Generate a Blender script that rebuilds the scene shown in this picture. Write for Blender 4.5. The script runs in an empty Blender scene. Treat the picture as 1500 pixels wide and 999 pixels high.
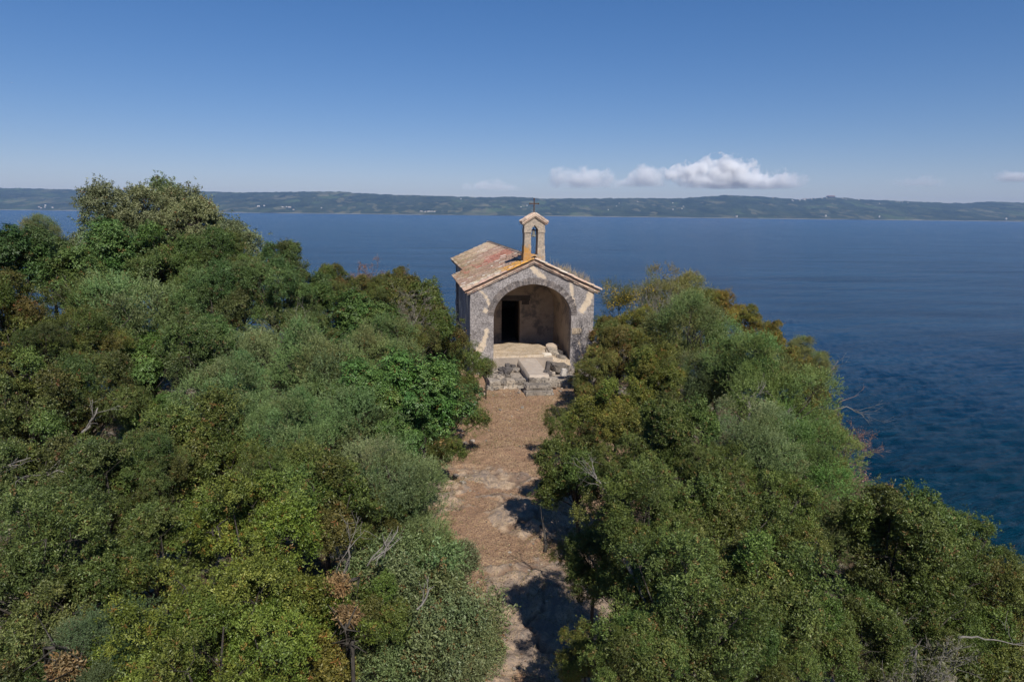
import bpy, bmesh, math, random
import numpy as np
from mathutils import Vector, Matrix

sc = bpy.context.scene
C = sc.collection
rad = math.radians

# ------------------------------------------------------------------ camera
H = 7.15
PITCH, ROLL = rad(10.62), rad(0.65)
FX = 1000.0                                  # focal length in pixels of a 1500 px wide frame
WATER = -23.0
fwd = Vector((0, math.cos(PITCH), -math.sin(PITCH)))
up0 = Vector((0, math.sin(PITCH), math.cos(PITCH)))
rt0 = Vector((1, 0, 0))
rt = rt0 * math.cos(ROLL) + up0 * math.sin(ROLL)
up = up0 * math.cos(ROLL) - rt0 * math.sin(ROLL)
EYE = Vector((0, 0, H))
cam = bpy.data.cameras.new("camera")
cam.lens = 24.0; cam.sensor_width = 36.0
cam.clip_start = 0.1; cam.clip_end = 120000
co = bpy.data.objects.new("camera", cam); C.objects.link(co)
co.matrix_world = Matrix(((rt.x, up.x, -fwd.x, EYE.x), (rt.y, up.y, -fwd.y, EYE.y), (rt.z, up.z, -fwd.z, EYE.z), (0, 0, 0, 1)))
sc.camera = co

def ray(px, py):
    return (fwd + rt * ((px - 750) / FX) - up * ((py - 499.5) / FX))
def at_z(px, py, z):                         # point of the sight line at height z
    r = ray(px, py); t = (z - H) / r.z
    return EYE + r * t, t
def at_d(px, py, d):                         # point of the sight line at distance d along the view
    return EYE + ray(px, py) * d, d

# ------------------------------------------------------------------ render settings
sc.view_settings.view_transform = 'Standard'
sc.view_settings.look = 'None'
sc.view_settings.exposure = 0.08
sc.view_settings.gamma = 1
sc.view_settings.use_curve_mapping = False
cy = sc.cycles
cy.max_bounces = 12; cy.diffuse_bounces = 3; cy.glossy_bounces = 2; cy.transmission_bounces = 3
cy.transparent_max_bounces = 6; cy.volume_bounces = 12
cy.use_denoising = True
try: cy.denoiser = 'OPENIMAGEDENOISE'
except Exception: pass

# ------------------------------------------------------------------ light
SUN_EL, SUN_AZ = rad(46), rad(21)
Ldir = Vector((-math.sin(SUN_AZ) * math.cos(SUN_EL), math.cos(SUN_AZ) * math.cos(SUN_EL), -math.sin(SUN_EL)))
sl = bpy.data.lights.new("sun", 'SUN'); sl.energy = 4.8; sl.angle = rad(0.5); sl.color = (1.0, 0.945, 0.86)
so = bpy.data.objects.new("sun", sl); C.objects.link(so)
so.rotation_euler = Ldir.to_track_quat('-Z', 'Y').to_euler(); so.location = (5, -30, 40)

w = bpy.data.worlds.new("World"); sc.world = w; w.use_nodes = True
nt = w.node_tree; nt.nodes.clear()
sky = nt.nodes.new('ShaderNodeTexSky'); sky.sky_type = 'NISHITA'; sky.sun_disc = False
sky.sun_elevation = SUN_EL; sky.sun_rotation = rad(180) - SUN_AZ
sky.altitude = 400; sky.air_density = 1.0; sky.dust_density = 0.1; sky.ozone_density = 4.0
bg = nt.nodes.new('ShaderNodeBackground'); bg.inputs['Strength'].default_value = 0.1
wo = nt.nodes.new('ShaderNodeOutputWorld')
wb = nt.nodes.new('ShaderNodeMix'); wb.data_type = 'RGBA'; wb.blend_type = 'MULTIPLY'; wb.inputs[0].default_value = 1; wb.inputs[7].default_value = (1.0, .93, 1.10, 1)
hs = nt.nodes.new('ShaderNodeHueSaturation'); hs.inputs['Saturation'].default_value = 1.38
gm = nt.nodes.new('ShaderNodeGamma'); gm.inputs['Gamma'].default_value = .82
nt.links.new(sky.outputs[0], gm.inputs['Color']); nt.links.new(gm.outputs[0], hs.inputs['Color']); nt.links.new(hs.outputs[0], wb.inputs[6]); nt.links.new(wb.outputs[2], bg.inputs[0]); nt.links.new(bg.outputs[0], wo.inputs[0])

# ------------------------------------------------------------------ helpers
def tag(o, label=None, cat=None, group=None, kind=None):
    if label: o['label'] = label
    if cat: o['category'] = cat
    if group: o['group'] = group
    if kind: o['kind'] = kind
    return o
def empty(name, loc=(0, 0, 0), rz=0, label=None, cat=None, group=None):
    o = bpy.data.objects.new(name, None); C.objects.link(o)
    o.location = loc; o.rotation_euler = (0, 0, rz); o.empty_display_size = 0.3
    return tag(o, label, cat, group)
def link(name, me, mat=None, parent=None):
    o = bpy.data.objects.new(name, me); C.objects.link(o)
    if mat is not None and len(me.materials) == 0: me.materials.append(mat)
    if parent is not None: o.parent = parent
    return o
def np_mesh(name, V, F, col=None, smooth=False, attrs=None):
    """V (n,3) verts, F (m,k) faces of equal size, col (n,3) point colours"""
    V = np.asarray(V, np.float32); F = np.asarray(F, np.int32); k = F.shape[1]
    me = bpy.data.meshes.new(name)
    me.vertices.add(len(V)); me.vertices.foreach_set('co', V.ravel())
    me.loops.add(F.size); me.loops.foreach_set('vertex_index', F.ravel())
    me.polygons.add(len(F)); me.polygons.foreach_set('loop_start', np.arange(0, F.size, k, dtype=np.int32))
    me.polygons.foreach_set('loop_total', np.full(len(F), k, np.int32))
    if smooth: me.polygons.foreach_set('use_smooth', np.ones(len(F), bool))
    me.update(calc_edges=True)
    if col is not None:
        a = me.color_attributes.new('col', 'FLOAT_COLOR', 'POINT')
        c4 = np.ones((len(V), 4), np.float32); c4[:, :3] = col
        a.data.foreach_set('color', c4.ravel())
    for an, av in (attrs or {}).items():
        a = me.attributes.new(an, 'FLOAT', 'POINT'); a.data.foreach_set('value', np.asarray(av, np.float32))
    me.validate()
    return me

def _hash(ix, iy, iz, seed):
    h = (ix.astype(np.int64) * 374761393 + iy.astype(np.int64) * 668265263 + iz.astype(np.int64) * 2147483647 + seed * 974634) & 0xFFFFFFFF
    h = ((h ^ (h >> 13)) * 1274126177) & 0xFFFFFFFF
    h = ((h ^ (h >> 16)) * 2246822519) & 0xFFFFFFFF
    return ((h ^ (h >> 15)) & 0xFFFF) / 65535.0
def noise3(P, seed=0):
    P = np.asarray(P, float); I = np.floor(P).astype(np.int64); f = P - I; f = f * f * (3 - 2 * f)
    r = 0
    for dx in (0, 1):
        for dy in (0, 1):
            for dz in (0, 1):
                wgt = (f[:, 0] if dx else 1 - f[:, 0]) * (f[:, 1] if dy else 1 - f[:, 1]) * (f[:, 2] if dz else 1 - f[:, 2])
                r = r + wgt * _hash(I[:, 0] + dx, I[:, 1] + dy, I[:, 2] + dz, seed)
    return r
def fbm(P, octv=4, seed=0, gain=.5):
    P = np.asarray(P, float); r = 0; a = 1; s = 0
    for o in range(octv):
        r = r + a * noise3(P * (2.03 ** o) + o * 17.3, seed + o); s += a; a *= gain
    return r / s
def nrm(v):
    return v / np.maximum(np.linalg.norm(v, axis=-1, keepdims=True), 1e-9)

class MB:
    """gathers boxes, tubes and blocks into one mesh of quads/tris"""
    def __init__(s): s.bm = bmesh.new()
    def box(s, lo, hi, jit=0, rnd=None, rot=None, bev=0):
        x0, y0, z0 = lo; x1, y1, z1 = hi
        vs = [Vector(p) for p in ((x0, y0, z0), (x1, y0, z0), (x1, y1, z0), (x0, y1, z0), (x0, y0, z1), (x1, y0, z1), (x1, y1, z1), (x0, y1, z1))]
        if rot is not None:
            c = sum(vs, Vector()) / 8
            vs = [c + rot @ (v - c) for v in vs]
        if jit: vs = [v + Vector((rnd.uniform(-jit, jit), rnd.uniform(-jit, jit), rnd.uniform(-jit, jit))) for v in vs]
        b = [s.bm.verts.new(v) for v in vs]
        fs = [s.bm.faces.new([b[i] for i in f]) for f in ((0, 3, 2, 1), (4, 5, 6, 7), (0, 1, 5, 4), (1, 2, 6, 5), (2, 3, 7, 6), (3, 0, 4, 7))]
        if bev:
            es = list({e for f in fs for e in f.edges})
            bmesh.ops.bevel(s.bm, geom=es, offset=bev, segments=1, affect='EDGES')
    def prism(s, poly, v0, v1):
        """poly list of (u,z) counter-clockwise seen from the front (-v), extruded from v0 to v1"""
        a = [s.bm.verts.new((u, v0, z)) for u, z in poly]; b = [s.bm.verts.new((u, v1, z)) for u, z in poly]
        s.bm.faces.new(a); s.bm.faces.new(b[::-1]); n = len(poly)
        for i in range(n):
            j = (i + 1) % n; s.bm.faces.new((a[j], a[i], b[i], b[j]))
    def tube(s, pts, rs, n=6, cap=True):
        rings = []
        for i, p in enumerate(pts):
            p = Vector(p); d = (Vector(pts[min(i + 1, len(pts) - 1)]) - Vector(pts[max(i - 1, 0)])).normalized()
            a = d.orthogonal().normalized(); b = d.cross(a)
            rings.append([s.bm.verts.new(p + (a * math.cos(2 * math.pi * k / n) + b * math.sin(2 * math.pi * k / n)) * rs[i]) for k in range(n)])
        for r0, r1 in zip(rings, rings[1:]):
            for k in range(n):
                s.bm.faces.new((r0[k], r0[(k + 1) % n], r1[(k + 1) % n], r1[k]))
        if cap:
            s.bm.faces.new(rings[0][::-1]); s.bm.faces.new(rings[-1])
    def mesh(s, name, smooth=False):
        me = bpy.data.meshes.new(name)
        bmesh.ops.recalc_face_normals(s.bm, faces=s.bm.faces[:])
        s.bm.to_mesh(me); s.bm.free()
        if smooth:
            for p in me.polygons: p.use_smooth = True
        return me
    def build(s, name, mat, parent=None, smooth=False):
        return link(name, s.mesh(name, smooth), mat, parent)

# ------------------------------------------------------------------ node helpers
class NT:
    def __init__(s, name, rough=.8, spec=.3):
        s.m = bpy.data.materials.new(name); s.m.use_nodes = True; s.t = s.m.node_tree
        s.b = s.t.nodes['Principled BSDF']; s.out = s.t.nodes['Material Output']
        s.b.inputs['Roughness'].default_value = rough
        s.b.inputs['Specular IOR Level'].default_value = spec
    def n(s, typ, **kw):
        x = s.t.nodes.new(typ)
        for k, v in kw.items(): setattr(x, k, v)
        return x
    def L(s, a, b): s.t.links.new(a, b)
    def coord(s, kind='Object'): return s.n('ShaderNodeTexCoord').outputs[kind]
    def mapping(s, vec, scale=(1, 1, 1), loc=(0, 0, 0), rot=(0, 0, 0)):
        m = s.n('ShaderNodeMapping'); m.inputs['Scale'].default_value = scale; m.inputs['Location'].default_value = loc
        m.inputs['Rotation'].default_value = rot; s.L(vec, m.inputs[0]); return m.outputs[0]
    def noise(s, vec, scale, detail=5, rough=.6, dist=0, out='Fac'):
        x = s.n('ShaderNodeTexNoise'); x.inputs['Scale'].default_value = scale; x.inputs['Detail'].default_value = detail
        x.inputs['Roughness'].default_value = rough; x.inputs['Distortion'].default_value = dist; s.L(vec, x.inputs['Vector']); return x.outputs[out]
    def vor(s, vec, scale, out='Distance', feature='F1'):
        x = s.n('ShaderNodeTexVoronoi', feature=feature); x.inputs['Scale'].default_value = scale; s.L(vec, x.inputs['Vector']); return x.outputs[out]
    def ramp(s, fac, stops):
        r = s.n('ShaderNodeValToRGB'); e = r.color_ramp.elements
        while len(e) < len(stops): e.new(.5)
        for i, (p, c) in enumerate(stops):
            e[i].position = p; e[i].color = (*(c if hasattr(c, '__len__') else (c, c, c)), 1)
        s.L(fac, r.inputs[0]); return r.outputs[0]
    def mix(s, fac, a, b, blend='MIX'):
        m = s.n('ShaderNodeMix', data_type='RGBA', blend_type=blend)
        for i, v in ((0, fac), (6, a), (7, b)):
            if hasattr(v, 'links'): s.L(v, m.inputs[i])
            elif i == 0: m.inputs[0].default_value = v
            else: m.inputs[i].default_value = (*v, 1)
        return m.outputs[2]
    def math(s, op, a, b=0, c=None, clamp=False):
        m = s.n('ShaderNodeMath', operation=op, use_clamp=clamp)
        for i, v in enumerate((a, b) if c is None else (a, b, c)):
            if hasattr(v, 'links'): s.L(v, m.inputs[i])
            else: m.inputs[i].default_value = v
        return m.outputs[0]
    def attr(s, name, out='Color'):
        a = s.n('ShaderNodeAttribute', attribute_name=name); return a.outputs[out]
    def bump(s, h, strength=.5, dist=.05):
        b = s.n('ShaderNodeBump'); b.inputs['Strength'].default_value = strength; b.inputs['Distance'].default_value = dist
        s.L(h, b.inputs['Height']); s.L(b.outputs[0], s.b.inputs['Normal']); return b.outputs[0]
    def color(s, c): s.L(c, s.b.inputs['Base Color'])

# ------------------------------------------------------------------ materials
def leaf_material():
    k = NT('leaves', .5, .35)
    info = k.n('ShaderNodeObjectInfo')
    c = k.mix(1.0, k.attr('col'), info.outputs['Color'], 'MULTIPLY')
    k.color(c)
    tr = k.n('ShaderNodeBsdfTranslucent'); k.L(k.mix(1.0, c, (1.15, 1.2, .6), 'MULTIPLY'), tr.inputs[0])
    ms = k.n('ShaderNodeMixShader'); ms.inputs[0].default_value = .12
    k.L(k.b.outputs[0], ms.inputs[1]); k.L(tr.outputs[0], ms.inputs[2]); k.L(ms.outputs[0], k.out.inputs[0])
    return k.m
M_leaf = leaf_material()

def bark_material(name, a, b):
    k = NT(name, .9, .1); v = k.coord()
    f = k.noise(k.mapping(v, (9, 9, 3)), 2.0, 6, .7)
    k.color(k.ramp(f, [(.3, a), (.7, b)])); k.bump(f, .6, .03); return k.m
M_bark = bark_material('bark', (.03, .026, .021), (.10, .088, .075))
M_dead = bark_material('dead_wood', (.10, .09, .08), (.30, .275, .24))
M_deadred = bark_material('reddish_twigs', (.12, .08, .06), (.3, .2, .16))

def stone_material(name, patches):
    """grey lichened rubble-and-plaster wall with bare cream plaster where PATCHES (a list of ((u,z),(u,z),radius)) say"""
    k = NT(name, .92, .15); v = k.coord()
    f1 = k.noise(v, 1.1, 5, .6); f2 = k.noise(v, 14, 5, .75); f3 = k.noise(k.mapping(v, loc=(7, 3, 1)), 5, 6, .7)
    grey = k.mix(k.ramp(f3, [(.35, 0), (.65, 1)]), (.20, .178, .172), (.40, .365, .35))
    grey = k.mix(k.ramp(f1, [(.42, 0), (.62, 1)]), grey, (.46, .415, .395))
    speck = k.ramp(f2, [(.44, 0), (.56, 1)])
    grey = k.mix(k.math('MULTIPLY', k.math('SUBTRACT', 1, speck), .62), grey, (.085, .078, .078))
    cream = k.mix(k.noise(v, 6, 4), (.58, .45, .32), (.68, .57, .44))
    if patches:
        sep = k.n('ShaderNodeSeparateXYZ'); k.L(v, sep.inputs[0])
        mn = None
        for (u0, z0), (u1, z1), r in patches:
            # distance to the segment in the wall's plane
            L2 = max((u1 - u0) ** 2 + (z1 - z0) ** 2, 1e-6)
            du = k.math('SUBTRACT', sep.outputs[0], u0); dz = k.math('SUBTRACT', sep.outputs[2], z0)
            t = k.math('ADD', k.math('MULTIPLY', du, (u1 - u0) / L2), k.math('MULTIPLY', dz, (z1 - z0) / L2), clamp=True)
            ex = k.math('SUBTRACT', du, k.math('MULTIPLY', t, u1 - u0)); ez = k.math('SUBTRACT', dz, k.math('MULTIPLY', t, z1 - z0))
            d = k.math('SUBTRACT', k.math('SQRT', k.math('ADD', k.math('MULTIPLY', ex, ex), k.math('MULTIPLY', ez, ez))), r)
            mn = d if mn is None else k.math('MINIMUM', mn, d)
        mn = k.math('ADD', mn, k.math('MULTIPLY', k.math('SUBTRACT', k.noise(v, 7, 5, .7), .5), .42))
        msk = k.n('ShaderNodeMapRange'); msk.inputs[1].default_value = .03; msk.inputs[2].default_value = -.03
        k.L(mn, msk.inputs[0])
        grey = k.mix(msk.outputs[0], grey, cream)
    else:
        grey = k.mix(k.ramp(k.noise(k.mapping(v, loc=(2, 9, 4)), .9, 5, .65), [(.55, 0), (.62, 1)]), grey, cream)
    k.color(grey)
    k.bump(k.math('ADD', f2, k.math('MULTIPLY', f3, 1.2)), .7, .04)
    return k.m

def plain_stone(name, a, b, c=None, scale=4, rough=.9, spots=None, isl=False):
    k = NT(name, rough, .15); v = k.coord()
    f = k.noise(v, scale, 6, .7); col = k.ramp(f, [(.3, a), (.65, b)])
    if c: col = k.mix(k.ramp(k.noise(k.mapping(v, loc=(5, 2, 8)), scale * .7, 5, .7), [(.52, 0), (.62, 1)]), col, c)
    if spots: col = k.mix(k.ramp(k.noise(k.mapping(v, loc=(1, 7, 3)), scale * 4, 4, .7), [(.55, 0), (.6, 1)]), col, spots)
    if isl:
        ri = k.math('FRACT', k.math('ADD', k.n('ShaderNodeNewGeometry').outputs['Random Per Island'], k.n('ShaderNodeObjectInfo').outputs['Random']))
        col = k.mix(1.0, col, k.ramp(ri, [(0, (.55, .53, .52)), (.5, (.95, .93, .9)), (1, (1.25, 1.18, 1.08))]), 'MULTIPLY')
    k.color(col); k.bump(f, .7, .04); return k.m

M_inner = plain_stone('porch_plaster', (.36, .285, .225), (.52, .43, .34), (.22, .195, .18), 1.6, .92)
M_ring = plain_stone('arch_stone', (.13, .115, .11), (.25, .22, .215), (.33, .30, .29), 6, .92, (.06, .06, .06), True)
M_cornice = plain_stone('cornice_brick', (.55, .40, .31), (.72, .60, .50), (.45, .27, .2), 7, .9, (.25, .22, .2), True)
M_rock = plain_stone('pale_rock', (.35, .28, .205), (.51, .415, .315), (.42, .325, .215), 3, .95, (.3, .22, .14))
M_block = plain_stone('rubble_stone', (.21, .185, .16), (.37, .33, .285), (.46, .41, .36), 3, .95, (.09, .085, .085), True)
M_dark = plain_stone('dark_stone', (.07, .065, .065), (.15, .13, .12), None, 4, .9)
M_iron = plain_stone('rusty_iron', (.05, .03, .022), (.11, .06, .04), None, 20, .7)
M_wood = plain_stone('dark_wood', (.03, .02, .015), (.07, .045, .03), None, 5, .8)

def tile_material():
    k = NT('roof_tiles', .9, .15); v = k.coord()
    c = k.attr('col'); f = k.noise(v, 10, 5, .75)
    c = k.mix(k.ramp(f, [(.5, 0), (.68, .5)]), c, (.56, .47, .38))
    c = k.mix(k.ramp(k.noise(k.mapping(v, loc=(4, 4, 4)), 16, 5, .75), [(.54, 0), (.64, .8)]), c, (.16, .13, .11))
    k.color(c); k.bump(f, .5, .02); return k.m
M_tile = tile_material()

def bell_stone():
    k = NT('bell_gable_stone', .92, .15); v = k.coord()
    sep = k.n('ShaderNodeSeparateXYZ'); k.L(v, sep.inputs[0])
    f = k.noise(v, 9, 6, .75)
    c = k.mix(k.ramp(f, [(.38, 0), (.62, 1)]), (.27, .23, .19), (.60, .48, .36))
    low = k.n('ShaderNodeMapRange'); low.inputs[1].default_value = 6.25; low.inputs[2].default_value = 5.1; k.L(sep.outputs[2], low.inputs[0])
    grey = k.ramp(k.noise(v, 22, 4, .8), [(.42, 0), (.55, 1)])
    c = k.mix(k.math('MULTIPLY', k.math('SUBTRACT', 1, grey), .5), c, (.2, .18, .17))
    # orange lichen, mostly on the left pier's foot
    dl = k.math('SUBTRACT', k.math('ADD', k.math('MULTIPLY', low.outputs[0], .62), k.math('MULTIPLY', k.noise(v, 4.5, 5, .7), .9)), k.math('MULTIPLY', k.math('ADD', sep.outputs[0], .3), .34))
    c = k.mix(k.math('MULTIPLY', k.ramp(dl, [(.79, 0), (.89, 1)]), k.ramp(k.noise(v, 16, 4, .8), [(.36, .25), (.56, 1)])), c, (.50, .25, .06))
    k.color(c); k.bump(f, .7, .03); return k.m
M_bell = bell_stone()

# ------------------------------------------------------------------ ground
def ground_z(x, y):
    x = np.asarray(x, float); y = np.asarray(y, float)
    z = -0.55 + 0 * x
    r = np.maximum(0, x - 4.0); z = z - .16 * r - .022 * r ** 2
    l = np.maximum(0, -x - 14); z = z - .05 * l - .03 * l ** 2
    b = np.maximum(0, y - 40); z = z - .06 * b - .03 * b ** 2
    n = np.maximum(0, -y - 4); z = z - .05 * n
    return np.maximum(z, WATER - 6)

# polar-free irregular grid: fine near the place, coarse outside
xs = np.concatenate([np.linspace(-90, -20, 24), np.linspace(-19, 30, 120), np.linspace(32, 60, 16)])
ys = np.concatenate([np.linspace(-40, 0, 16), np.linspace(1, 52, 120), np.linspace(54, 110, 24)])
X, Y = np.meshgrid(xs, ys); X = X.ravel(); Y = Y.ravel()
Z = ground_z(X, Y) + (fbm(np.c_[X * .5, Y * .5, X * 0], 4, 3) - .5) * (.35 + 2.6 * np.clip((X - 7) / 5, 0, 1))
# sink under the detailed path strip
onpath = (X > -3.3) & (X < 4.2) & (Y > 3.2) & (Y < 33)
Z = np.where(onpath, Z - .35, Z)
nx, ny = len(xs), len(ys)
idx = np.arange(nx * ny).reshape(ny, nx)
F = np.c_[idx[:-1, :-1].ravel(), idx[:-1, 1:].ravel(), idx[1:, 1:].ravel(), idx[1:, :-1].ravel()]
def soil_material():
    k = NT('woodland_soil', .95, .05); v = k.coord()
    f = k.noise(v, 2.2, 6, .7); c = k.ramp(f, [(.3, (.05, .038, .025)), (.7, (.15, .105, .065))]); c = k.mix(k.ramp(k.noise(k.mapping(v, loc=(5, 5, 5)), .45, 6, .7), [(.5, 0), (.58, 1)]), c, (.24, .21, .17))
    k.color(c); k.bump(k.noise(v, 14, 4), .6, .05); return k.m
tag(link('ground', np_mesh('ground', np.c_[X, Y, Z], F, smooth=True), soil_material()), kind='structure')

# path strip with rock outcrops
px_, py_ = np.linspace(-3.6, 4.5, 150), np.linspace(3.0, 33.2, 520)
X, Y = np.meshgrid(px_, py_); X = X.ravel(); Y = Y.ravel()
rockness = np.clip((21.5 - Y) / 3.5, 0, 1) * np.clip((Y - 6) / 3, .35, 1)
P2 = np.c_[X * .75, Y * .75, X * 0]
warp = np.c_[fbm(P2 + 31, 3, 21), fbm(P2 + 77, 3, 22), X * 0] * 1.6
big = fbm(P2 * .9 + warp, 4, 11)
ridge = 1 - np.abs(2 * fbm(P2 * 1.3 + warp * 1.2, 4, 12) - 1)         # sharp ridges = cracks between outcrops
rock = np.clip((big - .40 + .16 * (rockness - .5)) * 6, 0, 1) * rockness
crack = np.clip((ridge - .90) * 12, 0, 1)
fine = fbm(np.c_[X * 5, Y * 5, X * 0], 4, 14)
Z = ground_z(X, Y) + (fbm(np.c_[X * .6, Y * .6, X * 0], 3, 5) - .5) * .22 + rock * (.09 + .16 * (fine - .5)) - crack * rock * .09 + (fine - .5) * .07
edge = np.clip(np.minimum(np.minimum(X + 3.6, 4.5 - X), Y - 3) / .6, 0, 1)
Z = Z - (1 - edge) * .45
nx, ny = len(px_), len(py_)
idx = np.arange(nx * ny).reshape(ny, nx)
F = np.c_[idx[:-1, :-1].ravel(), idx[:-1, 1:].ravel(), idx[1:, 1:].ravel(), idx[1:, :-1].ravel()]
def path_material():
    k = NT('path_earth_and_rock', .95, .08); v = k.coord()
    f = k.noise(v, 1.3, 5, .65); g = k.noise(v, 26, 5, .75); h = k.noise(k.mapping(v, loc=(3, 8, 1)), 6, 6, .75)
    earth = k.ramp(f, [(.34, (.37, .225, .13)), (.5, (.49, .315, .185)), (.68, (.56, .40, .235))])
    earth = k.mix(k.ramp(g, [(.46, 1), (.58, 0)]), earth, (.24, .15, .105))
    earth = k.mix(k.ramp(k.noise(k.mapping(v, loc=(9, 1, 2)), 40, 4, .8), [(.56, 0), (.66, .8)]), earth, (.52, .40, .26))
    rk = k.ramp(h, [(.3, (.45, .315, .205)), (.62, (.565, .42, .285))])
    lich = k.math('MULTIPLY', k.ramp(k.noise(k.mapping(v, (1, .55, 1), (2, 2, 2)), 2.6, 8, .78, 1.2), [(.42, 0), (.56, 1)]), .85)
    rk = k.mix(lich, rk, (.255, .205, .175))
    rk = k.mix(k.ramp(k.noise(v, 30, 5, .8), [(.53, 0), (.62, .75)]), rk, (.17, .14, .13))
    rmask = k.math('ADD', k.attr('rock', 'Fac'), k.math('MULTIPLY', k.math('SUBTRACT', h, .5), .9))
    c = k.mix(k.ramp(rmask, [(.38, 0), (.55, 1)]), earth, rk)
    c = k.mix(k.math('MULTIPLY', k.attr('crack', 'Fac'), .85), c, (.19, .115, .075))
    k.color(c); k.bump(k.math('ADD', g, k.math('MULTIPLY', h, 1.5)), .8, .05); return k.m
tag(link('path', np_mesh('path', np.c_[X, Y, Z], F, smooth=True, attrs={'rock': rock, 'crack': crack * rock}), path_material()), kind='structure')
_pz = Z.reshape(ny, nx)
def path_z(x, y):
    i = int(np.clip(np.searchsorted(py_, y), 0, ny - 1)); j = int(np.clip(np.searchsorted(px_, x), 0, nx - 1)); return float(_pz[i, j])

# ------------------------------------------------------------------ water: polar sheet with real swell near the shore
def water_mesh():
    r = np.concatenate([np.geomspace(18, 420, 520), np.geomspace(430, 13000, 60)])
    th = np.linspace(rad(-60), rad(60), 900)
    R_, T_ = np.meshgrid(r, th, indexing='ij'); X = (R_ * np.sin(T_)).ravel(); Y = (R_ * np.cos(T_)).ravel()
    rng = np.random.default_rng(5); Z = np.zeros_like(X); dist = R_.ravel()
    for i in range(60):
        lam = .9 + 2.9 * rng.random() ** 1.3
        a = rad(-20) + rng.normal() * .42
        amp = .0105 * lam ** .8
        fade = np.clip(1.15 - dist / (lam * 75), 0, 1)
        phase = (X * math.sin(a) + Y * math.cos(a)) * 2 * math.pi / lam + rng.uniform(0, 6.28)
        s = np.sin(phase); Z += fade * amp * (s + .35 * np.cos(2 * phase))
    mod = .5 + 1.0 * fbm(np.c_[X / 22, Y / 22, X * 0], 3, 8)
    V = np.c_[X, Y, WATER + Z * mod]
    n, m = len(r), len(th); idx = np.arange(n * m).reshape(n, m)
    F = np.c_[idx[:-1, :-1].ravel(), idx[:-1, 1:].ravel(), idx[1:, 1:].ravel(), idx[1:, :-1].ravel()][:, ::-1]
    return np_mesh('water', V, F, smooth=True)
def water_material():
    k = NT('lake_water', .16, .24); v = k.coord()
    k.b.inputs['IOR'].default_value = 1.33
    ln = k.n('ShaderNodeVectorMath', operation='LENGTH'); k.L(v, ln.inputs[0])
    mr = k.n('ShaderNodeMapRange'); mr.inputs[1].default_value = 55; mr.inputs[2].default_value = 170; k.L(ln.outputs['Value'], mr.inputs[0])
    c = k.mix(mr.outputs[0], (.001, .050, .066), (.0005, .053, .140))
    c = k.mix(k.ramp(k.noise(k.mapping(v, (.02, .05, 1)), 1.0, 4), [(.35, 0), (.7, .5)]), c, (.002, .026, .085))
    wind_sheen = k.noise(k.mapping(v, (.006, .030, 1), rot=(0, 0, rad(-8))), 1.0, 12, .74, .4)  # wind patches: their dark and bright reflections are put into the colour
    c = k.mix(k.ramp(wind_sheen, [(.36, .35), (.52, 0)]), c, (.0005, .018, .05))
    c = k.mix(k.ramp(wind_sheen, [(.50, 0), (.66, .35)]), c, (.004, .080, .17))
    sp_ = k.n('ShaderNodeMapRange'); sp_.inputs[1].default_value = .35; sp_.inputs[2].default_value = .65; sp_.inputs[3].default_value = .06; sp_.inputs[4].default_value = .28
    k.L(wind_sheen, sp_.inputs[0]); k.L(sp_.outputs[0], k.b.inputs['Specular IOR Level'])
    k.color(c)
    rot = k.mapping(v, (1, 1, 1), rot=(0, 0, rad(-20)))
    n1 = k.noise(k.mapping(rot, (.22, .62, 1)), 1.0, 9, .70, .35)
    n2 = k.noise(k.mapping(rot, (.035, .10, 1)), 1.0, 11, .66, .3)
    k.bump(k.math('ADD', k.math('MULTIPLY', n1, 1.25), k.math('MULTIPLY', n2, 5.5)), 1.0, 1.2)
    return k.m
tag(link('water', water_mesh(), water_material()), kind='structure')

# ------------------------------------------------------------------ far hills across the lake
sky_x = [-400, 0, 100, 200, 300, 400, 500, 560, 650, 750, 800, 900, 1000, 1060, 1110, 1160, 1205, 1250, 1300, 1350, 1400, 1430, 1500, 1900]
sky_y = [279, 276.5, 278, 280, 282.5, 282.5, 281.5, 286, 289, 290, 292, 292, 290.5, 287, 290, 293, 289.5, 293, 295.5, 298, 299, 296.5, 299, 303]
def hill_h(az, dist):                                                      # skyline height for a bearing, seen at DIST
    pxx = 750 + FX * np.tan(az) * 1.0
    yy = np.interp(pxx, sky_x, sky_y)
    hor = 312 + (pxx - 750) * math.tan(ROLL)
    return (hor - yy) / FX / np.cos(az) ** 0 * dist + H
def hills_mesh():
    az = np.linspace(rad(-50), rad(50), 1500); d = np.linspace(6900, 10500, 60)
    A, D = np.meshgrid(az, d, indexing='ij'); A = A.ravel(); D = D.ravel()
    shore = 7000 + 260 * (fbm(np.c_[A * 9, A * 0, A * 0], 3, 41) - .5) * 2
    rid = 9400.0
    top = hill_h(A, rid)
    t = np.clip((D - shore) / (rid - shore), -.2, 1.3)
    prof = np.where(t < 1, np.sign(t) * np.abs(t) ** .85, 1 - (t - 1) * 1.6)
    X = D * np.tan(A); Y = D                                                # flat-front distance keeps the skyline true
    rough = (fbm(np.c_[X / 420, Y / 520, X * 0], 5, 42) - .5)
    small = (fbm(np.c_[X / 45, Y / 90, X * 0], 4, 44) - .5)
    Z = WATER + prof * (top - WATER) * (1 + .35 * rough * np.clip(1.15 - t, 0, 1) * 1.6) + small * 30 * np.clip(t * 4, 0, 1)
    Z = np.where(t < 0, WATER - 4, Z)
    n, m = len(az), len(d); idx = np.arange(n * m).reshape(n, m)
    F = np.c_[idx[:-1, :-1].ravel(), idx[1:, :-1].ravel(), idx[1:, 1:].ravel(), idx[:-1, 1:].ravel()]
    return np_mesh('hills', np.c_[X, Y, Z], F, smooth=True), (X.reshape(n, m), Y.reshape(n, m), Z.reshape(n, m), az, d)
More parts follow.
